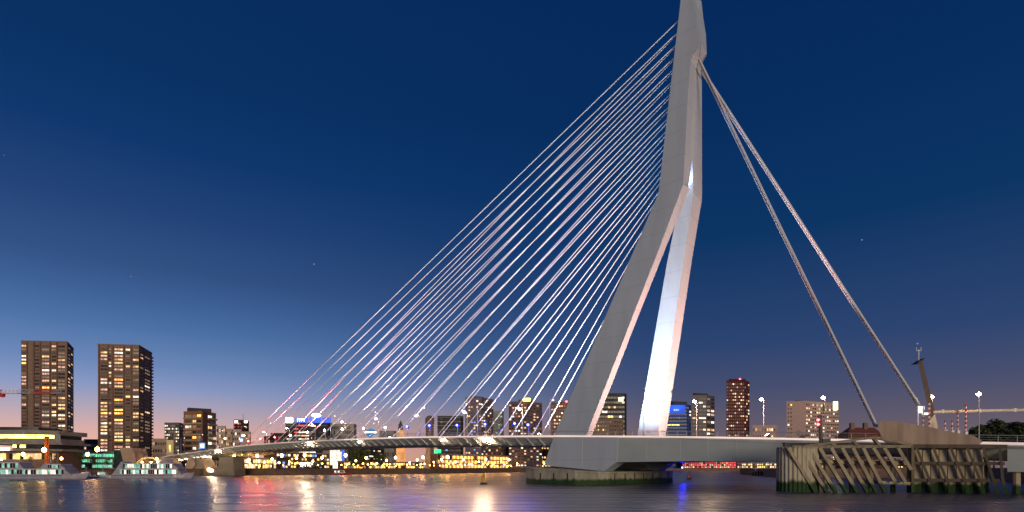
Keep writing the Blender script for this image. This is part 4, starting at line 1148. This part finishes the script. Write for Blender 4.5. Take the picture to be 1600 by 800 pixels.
# left waterfront
TGL = emis('yellow_green_window_glow', (1.0, .86, .16), 5, .6, .3)
pvn = thing('terrace_building', 'long curved modern building with a bright yellow lit upper storey at the left edge', 'building', PT(40, 735, 290))
def curve_slab(px0, px1, y0, y1, Y, bul, mat_, name, depth=16, n=10):
    a = []
    for k in range(n + 1):
        f = k / n
        x = px0 + (px1 - px0) * f
        yy = Y + bul * (f - .35) ** 2 * 4
        a.append(PT(x, 731, yy))
    pl = [(p.x, p.y) for p in a] + [(p.x, p.y + depth) for p in reversed(a)]
    mb = MB(); mb.prism(pl, ZZ(y1, Y), ZZ(y0, Y)); mb.build(name, mat_, pvn)
    return a
curve_slab(-30, 60, 667, 672, 297, 2, M['dark'], 'roof_plant')
curve_slab(-30, 92, 671.5, 678.5, 290, 5, GRY, 'roof_slab', 20)
curve_slab(-30, 92, 678.5, 692, 293, 5, DGL, 'upper_storey', 16)
curve_slab(-30, 92, 684.5, 690.5, 291.5, 5, GRY, 'parapet', 18)
curve_slab(-30, 98, 690.5, 694, 290, 5, GRY, 'floor_slab', 20)
curve_slab(20, 94, 694, 701, 293, 5, DGL, 'lower_storey', 16)
curve_slab(-30, 96, 701, 704.5, 290, 5, GRY, 'floor_slab', 20)
curve_slab(-30, 92, 704.5, 735, 295, 5, BRK, 'ground_storey', 16)
for k in range(20):
    x = -22 + k * 5.6
    f = (x + 30) / 122
    Yk = 292.4 + 5 * (f - .35) ** 2 * 4
    mb = MB(); mb.box(PT(x, 681.6, Yk), 1.7, .4, 2.2); mb.build('window', TGL, pvn)
    if x > 20:
        mb = MB(); mb.box(PT(x, 697.3, Yk), 1.5, .4, 1.5); mb.build('window', TGL if rnd() < .45 else WM[random.choice('kkqc')], pvn)
    if rnd() < .75:
        mb = MB(); mb.box(PT(x, 713, Yk + 2.2), 1.5, .4, 3.0); mb.build('window', WM[random.choice('owwyk')], pvn)
mb = MB(); mb.box(PT(6, 701.5, 289.3), 5.5, .6, 1.2); mb.build('sign', M['whiteglow'], pvn)
for k in range(4):
    mb = MB(); mb.box(PT(86 + k * 2.4, 682 + k * 1.2, 293), .5, .5, 4.5); mb.build('mullion', M['rail'], pvn)
op = thing('advertising_post', 'square orange post standing before the curved terrace building', 'post', PT(73, 728, 270))
mb = MB(); mb.box((PT(73, 683, 270) + PT(73, 731, 270)) / 2, 1.3, 1.3, 48 / FPX * 270); mb.build('shaft', mat('rust_orange_paint', (.42, .12, .02), (.3, .09, .02), .6), op)
mb = MB(); mb.box(PT(73, 682.5, 270), 1.5, 1.5, .5); mb.build('cap', M['dark'], op)
gar, a, c, u, ni, zt = lit_row('parking_garage', 'open parking garage with three green lit decks behind the boats', 94, 330, 181, 345, 706, GRY, dict(nx=16, ny=3, w=.9, h=.55, p=.95, pal='ggt'), 'garage')
for j in range(4):
    mb = MB(); mb.box((a + c) / 2 - ni * .5 + UP * (QZ + .2 + j * (zt - QZ - .3) / 3 - (a.z + c.z) / 2), (c - a).length, 1.4, .7, ax=(u, ni, UP)); mb.build('deck_edge', GRY, gar)
sb = thing('leaning_slab_building', 'dark glass box with a tan concrete slab leaning against it left of the viaduct', 'building', PT(197, 728, 320))
mb = MB(); mb.extr([PT(178, 732, 322), PT(197, 732, 322), PT(192, 703, 322), PT(178, 703, 322)], (0, 12, 0)); mb.build('glass_box', mat('green_black_glass', (.015, .035, .03), (.03, .07, .06), .2, scale=.5), sb)
mb = MB(); mb.extr([PT(195, 732, 320), PT(215, 732, 320), PT(207, 699.5, 320), PT(187, 699.5, 320)], (0, 12, 0)); mb.build('slab', TAN, sb)
cn = thing('entrance_canopy', 'yellow lit arched canopy shell under the left end of the viaduct', 'canopy', PT(232, 732, 305))
mb = MB()
r0, r1 = [], []
for k in range(13):
    f = math.pi * k / 12
    x = 232 - 21 * math.cos(f); y = 731 - 17 * math.sin(f) ** .8
    r0.append(PT(x, y, 305)); x2 = 232 - 19 * math.cos(f); y2 = 731 - 14.6 * math.sin(f) ** .8; r1.append(PT(x2, y2, 305))
mb.extr(r0 + r1[::-1], (3, 14, 0)); mb.build('shell', mat('pale_canopy_shell', (.75, .62, .36), None, .5), cn)
for x in (222, 236, 246):
    mb = MB(); mb.lathe(PT(x, 722, 303), [(.05, -.5), (.5, 0), (.05, .5)], 8); mb.build('lamp', M['quaylamp'], cn)
# lights under the approach spans
for i, t in enumerate((285, 300, 316, 332, 350, 370, 392)):
    th = thing('viaduct_lamp', '%s strip lamp from the right under the left approach viaduct' % ['first', 'second', 'third', 'fourth', 'fifth', 'sixth', 'seventh'][i], 'lamp', BR(t, -14, dz(t) - 3.6), 'strip lamps under the left approach viaduct')
    p = BR(t, -13, dz(t) - 3.3)
    mb = MB(); mb.box(p, 5, .5, .4); mb.build('tube', M['quaylamp'] if i > 1 else M['lampwhite'], th)
    mb = MB(); mb.box(p + UP * .35, 5.2, .6, .25); mb.build('housing', M['rail'], th)
for i, (x, y) in enumerate(((327, 733), (331, 735))):
    th = thing('pier_floodlight', ['upper yellow floodlight glowing in the V notch of the splayed pier', 'lower white floodlight glowing in the V notch of the splayed pier'][i], 'floodlight', PT(x, y, 320))
    mb = MB(); mb.lathe(PT(x, y, 320), [(.05, -.7), (.7, -.3), (.7, .3), (.05, .7)], 8); mb.build('bulb', [M['quaylamp'], M['lampwhite']][i], th)
    mb = MB(); mb.beam(PT(x, y + 2, 320.4), PT(x, 742, 320.4), .3, .3); mb.build('post', M['dark'], th)

# quay lamps: one kind, copied along the far bank
ql = thing('quay_lamp', 'warm globe lamp on the far quay', 'lamp')
mb = MB(); mb.tube([(0, 0, 0), (0, 0, 5.6)], .11, 6); mb.build('pole', M['dark'], ql)
mb = MB(); mb.lathe((0, 0, 6.2), [(.05, -.75), (.6, -.45), (.75, 0), (.6, .45), (.05, .75)], 8); mb.build('globe', M['quaylamp'], ql, smooth=True)
spots = [(2, 715), (36, 714), (69, 716), (96, 717), (137, 730), (152, 731), (245, 722)] + [(x, 0) for x in (366, 378, 389, 402, 413, 425, 440, 452, 463, 476, 489, 503, 540, 556, 572, 589, 604, 618, 640, 652, 661, 678, 690, 700, 712, 724, 736, 748, 759, 771, 783, 795, 808, 822, 836, 850)]
def shore_y(px):
    u = (px - CX) / FPX
    for (x0, y0), (x1, y1) in zip(SHORE, SHORE[1:]):
        # ray x = u*y
        d = (x1 - x0) - u * (y1 - y0)
        if abs(d) > 1e-6:
            s = (u * y0 - x0) / d
            if 0 <= s <= 1:
                return y0 + s * (y1 - y0)
    return 900
first = True
cnt = {}
for i, (x, y) in enumerate(spots):
    o = ql if first else copy_tree(ql)
    first = False
    Y = shore_y(x) + 4 + (i * 7 % 5) * 2.2
    p = PT(x, 731, Y); o.location = (p.x, p.y, QZ)
    s = 1.0 if y == 0 else 1.05
    k_ = .75 + .9 * ((i * 37) % 11) / 10; o.scale = (k_ * .8, k_ * .8, s * k_)
    reg = ['behind the moored ships at the left', 'on the quay before the bright yellow cafe row', 'before the shop row with white letters', 'among the dark trees right of the white facade', 'between the belfry foot and the lit column', 'before the orange arcade']
    ri = 0 if x < 260 else 1 if x < 432 else 2 if x < 520 else 3 if x < 616 else 4 if x < 680 else 5
    cnt[ri] = cnt.get(ri, 0) + 1
    o['label'] = '%s globe lamp from the left %s' % (['first', 'second', 'third', 'fourth', 'fifth', 'sixth', 'seventh', 'eighth', 'ninth', 'tenth', 'eleventh', 'twelfth', 'thirteenth', 'fourteenth', 'fifteenth', 'sixteenth'][cnt[ri] - 1], reg[ri])
    o['group'] = 'globe lamps along the far quay'

ORD = ['first', 'second', 'third', 'fourth', 'fifth', 'sixth', 'seventh', 'eighth', 'ninth', 'tenth', 'eleventh', 'twelfth', 'thirteenth', 'fourteenth', 'fifteenth', 'sixteenth', 'seventeenth', 'eighteenth', 'nineteenth', 'twentieth', 'twenty first', 'twenty second', 'twenty third', 'twenty fourth', 'twenty fifth', 'twenty sixth']
pl_ = thing('added_promenade_lamp', 'added low promenade lamp', 'lamp')  # lamps added to build up the orange glow along the quay
mb = MB(); mb.tube([(0, 0, 0), (0, 0, 2.6)], .08, 5); mb.build('pole', M['dark'], pl_)
mb = MB(); mb.lathe((0, 0, 2.9), [(.05, -.4), (.38, -.2), (.42, .1), (.05, .4)], 7); mb.build('globe', M['promglow'], pl_, smooth=True)
first = True
pc_ = {}
for i in range(64):
    x = 368 + i * 7.6 + (rnd() - .5) * 5
    if 505 < x < 530:
        continue
    o = pl_ if first else copy_tree(pl_)
    first = False
    Y = shore_y(x) + 2.5 + rnd() * 12
    p = PT(x, 731, Y); o.location = (p.x, p.y, QZ)
    k_ = .8 + rnd() * .9; o.scale = (k_, k_, k_)
    ri = 0 if x < 432 else 1 if x < 520 else 2 if x < 616 else 3 if x < 680 else 4
    pc_[ri] = pc_.get(ri, 0) + 1
    o['label'] = '%s added low promenade lamp from the left ' % ORD[pc_[ri] - 1] + ['before the bright yellow cafe row', 'before the shop row', 'before the dark trees', 'between belfry and lit column', 'before the orange arcade'][ri]
    o['group'] = ['added promenade lamps before the cafe row', 'added promenade lamps before the shop row', 'added promenade lamps before the dark trees', 'added promenade lamps between belfry and column', 'added promenade lamps before the arcade'][ri]

# ------------------------------------------------------------------ trees
LEAF = [mat('dark_foliage', (.06, .085, .02), (.085, .115, .03), .8, scale=1.5), mat('olive_foliage', (.06, .075, .015), (.085, .10, .025), .8, scale=1.5), mat('deep_foliage', (.02, .03, .012), (.032, .045, .016), .85, scale=1.5)]
BARK = mat('bark', (.06, .045, .03), None, .9)
def tree(name, label, px, Y, ytop, wpx, kind=0, zb=QZ, n=700, cat='tree', group=None, trunk=.32, leaf=1.0, nlob=11):
    base = PT(px, 731, Y); base.z = zb
    H = ZZ(ytop, Y) - zb; Rr = wpx / 2 / FPX * Y
    th = thing(name, label, cat, base, group)
    mb = MB(); mb.tube([base, base + Vector((.1, 0, H * .3)), base + Vector((-.1, .1, H * .75))], max(.12, H * .022), 7, r2=max(.04, H * .006))
    for k in range(6):
        a = k * 1.05 + rnd(); z = H * (.3 + .08 * k)
        mb.tube([base + UP * z, base + Vector((math.cos(a) * Rr * .5, math.sin(a) * Rr * .5, z + H * .16))], H * .009, 5, r2=H * .003)
    mb.build('trunk', BARK, th)
    lob = []
    for k in range(nlob):
        a = rnd() * 6.28; r = Rr * (.15 + .6 * rnd()); z = H * (trunk + .12 + (1 - trunk - .2) * rnd())
        f = 1 - abs((z / H - .6)) * .9
        lob.append((Vector((math.cos(a) * r * f, math.sin(a) * r * f, z)), Rr * (.28 + .25 * rnd())))
    mb = MB()
    for k in range(n):
        c, r = random.choice(lob)
        d = Vector((random.gauss(0, 1), random.gauss(0, 1), random.gauss(0, .8))).normalized() * r * (rnd() ** .45)
        p = base + c + d
        if p.z > base.z + H: p.z = base.z + H - rnd() * .5
        s = Rr * (.045 + .055 * rnd()) * leaf
        a1 = Vector((random.gauss(0, 1), random.gauss(0, 1), random.gauss(0, 1))).normalized(); a2 = a1.orthogonal().normalized()
        mb.quad([p + a1 * s, p + a2 * s * .7, p - a1 * s, p - a2 * s * .7], 0 if rnd() < .6 else 1)
    mb.build('crown', [LEAF[kind], LEAF[(kind + 1) % 3] if kind else LEAF[2]], th)
    return th
tree('broad_tree', 'largest dark green tree on the far quay below the deck', 560, 440, 695, 36, 0, n=2200, trunk=.12)
tree('broad_tree', 'dark tree right of the largest one, before the grid fronted block', 592, 470, 704, 22, 0, n=1000, trunk=.15)
tree('young_tree', 'olive lit tree before the left part of the green garage', 123, 300, 707, 17, 1, n=700)
tree('young_tree', 'olive lit tree before the middle of the green garage', 145, 302, 710, 14, 1, n=600)
tree('young_tree', 'small olive tree before the right part of the green garage', 168, 302, 714, 12, 1, n=500)
tree('young_tree', 'slim dark tree between the orange post and the garage', 86, 296, 706, 9, 0, n=400)
tree('young_tree', 'small tree before the ground floor of the curved terrace building', 47, 284, 709, 9, 1, n=400)
for x, y, w, lab in ((632, 722, 12, 'rounded shrub tree left of the lit column, by the belfry foot'), (651, 719, 9, 'leaning shrub just left of the lit column'), (677, 717, 13, 'ragged dark shrub just right of the lit column'),
                     (732, 719, 8, 'dark little tree before the left half of the orange arcade'), (780, 719, 9, 'dark little tree before the middle of the orange arcade'), (843, 713, 9, 'dark little tree at the right end of the orange arcade'), (705, 725, 7, 'low bush before the left end of the orange arcade')):
    tree('quay_shrub', lab, x, shore_y(x) + 14, y, w, 0, n=450, cat='shrub', trunk=.05)
for i, (x, y, w) in enumerate(((1526, 664, 40), (1553, 655, 52), (1584, 660, 46), (1610, 665, 44))):
    tree('bank_tree', ['dark bushy tree at the left of the mass on the right bank', 'tallest dark bushy tree of the mass on the right bank', 'dark bushy tree right of the tallest in the mass on the right bank', 'dark bushy tree cut by the right frame edge'][i], x, 225 + i * 4, y, w, 2, zb=4.5, n=4200, trunk=.42, leaf=1.35, nlob=16, group='dark trees on the right bank')
tree('roadside_shrub', 'low dark shrub on the bank behind the deck in front of the beige office', 1252, 270, 672, 30, 2, zb=10, n=500, cat='shrub', trunk=.05)

# ------------------------------------------------------------------ boats
HULL = mat('white_hull_paint', (.40, .37, .42), (.33, .31, .35), .3, scale=.5)
def ship(label, x0, x1, Y, bow_right, decks, fin, group, ywater=750):
    a = PT(x0, 731, Y); c = PT(x1, 731, Y); L = c.x - a.x; BW = 7.0
    o = Vector((a.x, Y, 0))
    th = thing('passenger_ship', label, 'ship', o + Vector((L / 2, BW / 2, 0)), group)
    def X(f):
        return f if bow_right else 1 - f
    st = [(0.0, .85, 1.7), (.1, 1, 1.65), (.6, 1, 1.7), (.8, .86, 1.95), (.92, .5, 2.3), (1.0, .04, 2.7)]
    rings = []
    for f, w, h in st:
        x = X(f) * L; hw = BW / 2 * w
        rk = (.03 * L * f ** 6) * (1 if bow_right else -1)
        rings.append([o + Vector((x - rk, BW / 2 - hw * .8, -.6)), o + Vector((x, BW / 2 - hw, .5)), o + Vector((x + rk, BW / 2 - hw, h)), o + Vector((x + rk, BW / 2 + hw, h)), o + Vector((x, BW / 2 + hw, .5)), o + Vector((x - rk, BW / 2 + hw * .8, -.6))])
    mb = MB(); mb.loft(rings); hl = mb.build('hull', HULL, th)
    mb = MB()
    for (f, w, h), (f2, w2, h2) in zip(st[:-1], st[1:-1]):
        for s in (-1, 1):
            mb.beam(o + Vector((X(f) * L, BW / 2 + s * (BW / 2 * w + .03), h - .35)), o + Vector((X(f2) * L, BW / 2 + s * (BW / 2 * w2 + .03), h2 - .35)), .06, .22)
    mb.build('rubbing_strake', M['blue'], hl)
    for (f0, f1, z0, z1, sl0, sl1, nw, pal) in decks:
        xa, xb = X(f0) * L, X(f1) * L
        if xa > xb: xa, xb, sl0, sl1 = xb, xa, sl1, sl0
        pr = [Vector((xa, 0, z0)), Vector((xb, 0, z0)), Vector((xb - sl1, 0, z1)), Vector((xa + sl0, 0, z1))]
        mb = MB(); mb.extr([o + Vector((p.x, .7, p.z)) for p in pr], (0, BW - 1.4, 0)); dh = mb.build('deckhouse', HULL, th)
        mb = MB(); mb.extr([o + Vector((xa + sl0 - .5, .4, z1)), o + Vector((xb - sl1 + .5, .4, z1)), o + Vector((xb - sl1 + .3, .4, z1 + .22)), o + Vector((xa + sl0 - .3, .4, z1 + .22))], (0, BW - .8, 0)); mb.build('roof', M['white'], dh)
        for k in range(nw):
            f = (k + .5) / nw; w = (xb - xa - sl0 - sl1) / nw
            p = o + Vector((xa + sl0 + (xb - xa - sl0 - sl1) * f, .66, z0 + (z1 - z0) * .55))
            mb = MB(); mb.box(p, w * .92, .12, (z1 - z0) * .74); mb.build('window', WM[random.choice(pal)], dh)
            mb = MB(); mb.box(p + Vector((w * .5, -.04, 0)), .12, .2, (z1 - z0) * .66); mb.build('mullion', M['white'], dh)
    for pf in fin:
        pts = [o + Vector((X(f) * L, BW / 2 - 2.6, z)) for f, z in pf]
        mb = MB(); mb.extr(pts, (0, 5.2, 0)); mb.build('fin', HULL, th)
    zt = max(d[3] for d in decks)
    mb = MB()
    d = max(decks, key=lambda q: q[3]); n = 18
    for k in range(n + 1):
        f = d[0] + (d[1] - d[0]) * k / n
        mb.beam(o + Vector((X(f) * L, .5, zt + .2)), o + Vector((X(f) * L, .5, zt + 1.2)), .05, .05)
    mb.beam(o + Vector((X(d[0]) * L, .5, zt + 1.2)), o + Vector((X(d[1]) * L, .5, zt + 1.2)), .07, .07)
    mb.build('railing', M['white'], th, kind='stuff')
    mb = MB(); p = o + Vector((X(.62) * L, BW / 2, zt)); mb.tube([p, p + UP * 3.0], .09, 6); mb.tube([p + UP * 2.1 - Vector((.9, 0, 0)), p + UP * 2.1 + Vector((.9, 0, 0))], .05, 5); mb.build('mast', M['white'], th)
    return th
ship('white passenger ship cut by the left frame edge, bow pointing right', -25, 125, 225, True,
     [(.05, .90, 1.7, 4.0, .6, 3.0, 26, 'ctkctktc'), (.04, .40, 4.2, 6.6, .6, 2.2, 10, 'tkktk'), (.62, .84, 4.2, 5.9, 1.2, 2.4, 6, 'tkt')], [[(.56, 4.2), (.70, 4.2), (.66, 6.6), (.60, 6.2)]], 'white passenger ships moored at the left quay')
ship('white two deck passenger ship with a slanted stern fin moored left of the splayed pier', 172, 293, 236, True,
     [(.10, .93, 1.7, 3.9, .4, 2.8, 26, 'kctcktkc'), (.16, .88, 4.1, 6.3, .8, 3.0, 22, 'tcktctkc')], [[(.0, 1.6), (.13, 1.6), (.15, 6.9), (.125, 7.3)], [(.60, 6.5), (.72, 6.5), (.70, 8.2), (.675, 8.3)]], 'white passenger ships moored at the left quay')
def small_boat(name, label, x0, x1, Y, m, pal):
    a = PT(x0, 731, Y); c = PT(x1, 731, Y); L = c.x - a.x; o = Vector((a.x, Y, 0)); BW = L * .26
    th = thing(name, label, 'boat', o + Vector((L / 2, 0, 0)), 'small boats')
    rings = []
    for f, w, h in ((0, .8, 1.0), (.3, 1, .95), (.7, .9, 1.1), (.9, .5, 1.4), (1, .06, 1.7)):
        hw = BW / 2 * w
        rings.append([o + Vector((f * L, -hw * .7, -.4)), o + Vector((f * L, -hw, h)), o + Vector((f * L, hw, h)), o + Vector((f * L, hw * .7, -.4))])
    mb = MB(); mb.loft(rings); mb.build('hull', m, th)
    mb = MB(); mb.extr([o + Vector((.2 * L, -BW * .35, .9)), o + Vector((.72 * L, -BW * .35, .9)), o + Vector((.62 * L, -BW * .35, 2.9)), o + Vector((.22 * L, -BW * .35, 2.9))], (0, BW * .7, 0)); cb = mb.build('cabin', M['white'], th)
    for k in range(5):
        mb = MB(); mb.box(o + Vector(((.27 + k * .078) * L, -BW * .36, 2.1)), L * .06, .1, .9); mb.build('window', WM[random.choice(pal)], cb)
    mb = MB(); mb.tube([o + Vector((.45 * L, 0, 2.9)), o + Vector((.45 * L, 0, 5))], .06, 5); mb.build('mast', M['white'], th)
small_boat('tour_boat', 'small brightly lit white tour boat just right of the left passenger ship', 122, 150, 238, M['white'], 'cctw')
small_boat('tour_boat', 'small white tour boat tied behind the stern of the two deck ship', 148, 176, 246, M['white'], 'ctw')
small_boat('workboat', 'small red hulled workboat moored at the far quay below the white facade', 516, 549, 376, M['red'], 'kkc')

# ------------------------------------------------------------------ construction crane at the left edge
YC = 320
cr = thing('tower_crane', 'red and white lattice crane jib reaching across the left brown tower', 'crane', (PT(-60, 731, YC).x, YC, QZ))
def lattice(p, q, w, nseg, m, name):
    p = Vector(p); q = Vector(q); mb = MB(); d = q - p
    off = [Vector((0, -w / 2, -w / 2)), Vector((0, w / 2, -w / 2)), Vector((0, 0, w / 2))] if abs(d.x) > abs(d.z) else [Vector((-w / 2, -w / 2, 0)), Vector((w / 2, -w / 2, 0)), Vector((0, w / 2, 0))]
    for o in off:
        mb.beam(p + o, q + o, w * .13, w * .13)
    for k in range(nseg):
        a = p + d * (k / nseg); b = p + d * ((k + .5) / nseg); c = p + d * ((k + 1) / nseg)
        for i, j in ((0, 2), (1, 2), (0, 1)):
            mb.beam(a + off[i], b + off[j], w * .08, w * .08); mb.beam(b + off[j], c + off[i], w * .08, w * .08)
    mb.build(name, m, cr)
for k in range(6):
    z0 = QZ + k * 7; lattice((PT(-60, 731, YC).x, YC, z0), (PT(-60, 731, YC).x, YC, z0 + 7), 2.2, 3, [M['red'], M['white']][k % 2], 'mast_section')
zj = ZZ(612, YC)
xs = [-100, -60, -30, 5, 30, 53, 81, 97]
for k, (a, b_) in enumerate(zip(xs, xs[1:])):
    lattice((PT(a, 612, YC).x, YC, zj), (PT(b_, 612, YC).x, YC, zj), 2.0 if k != 5 else 2.6, max(3, int((b_ - a) / 6)), [M['red'], M['white'], M['red'], M['white'], M['rail'], M['red'], M['rail']][k], 'jib_section')
mb = MB(); mb.box(PT(3, 617, YC), 2.6, 1.6, 2.2); mb.tube([PT(3, 618, YC), PT(4.5, 621, YC)], .3, 6); mb.build('hook_block', M['red'], cr)
mb = MB(); mb.box(PT(-60, 605, YC), 3, 3, 4); mb.build('cab', M['white'], cr)
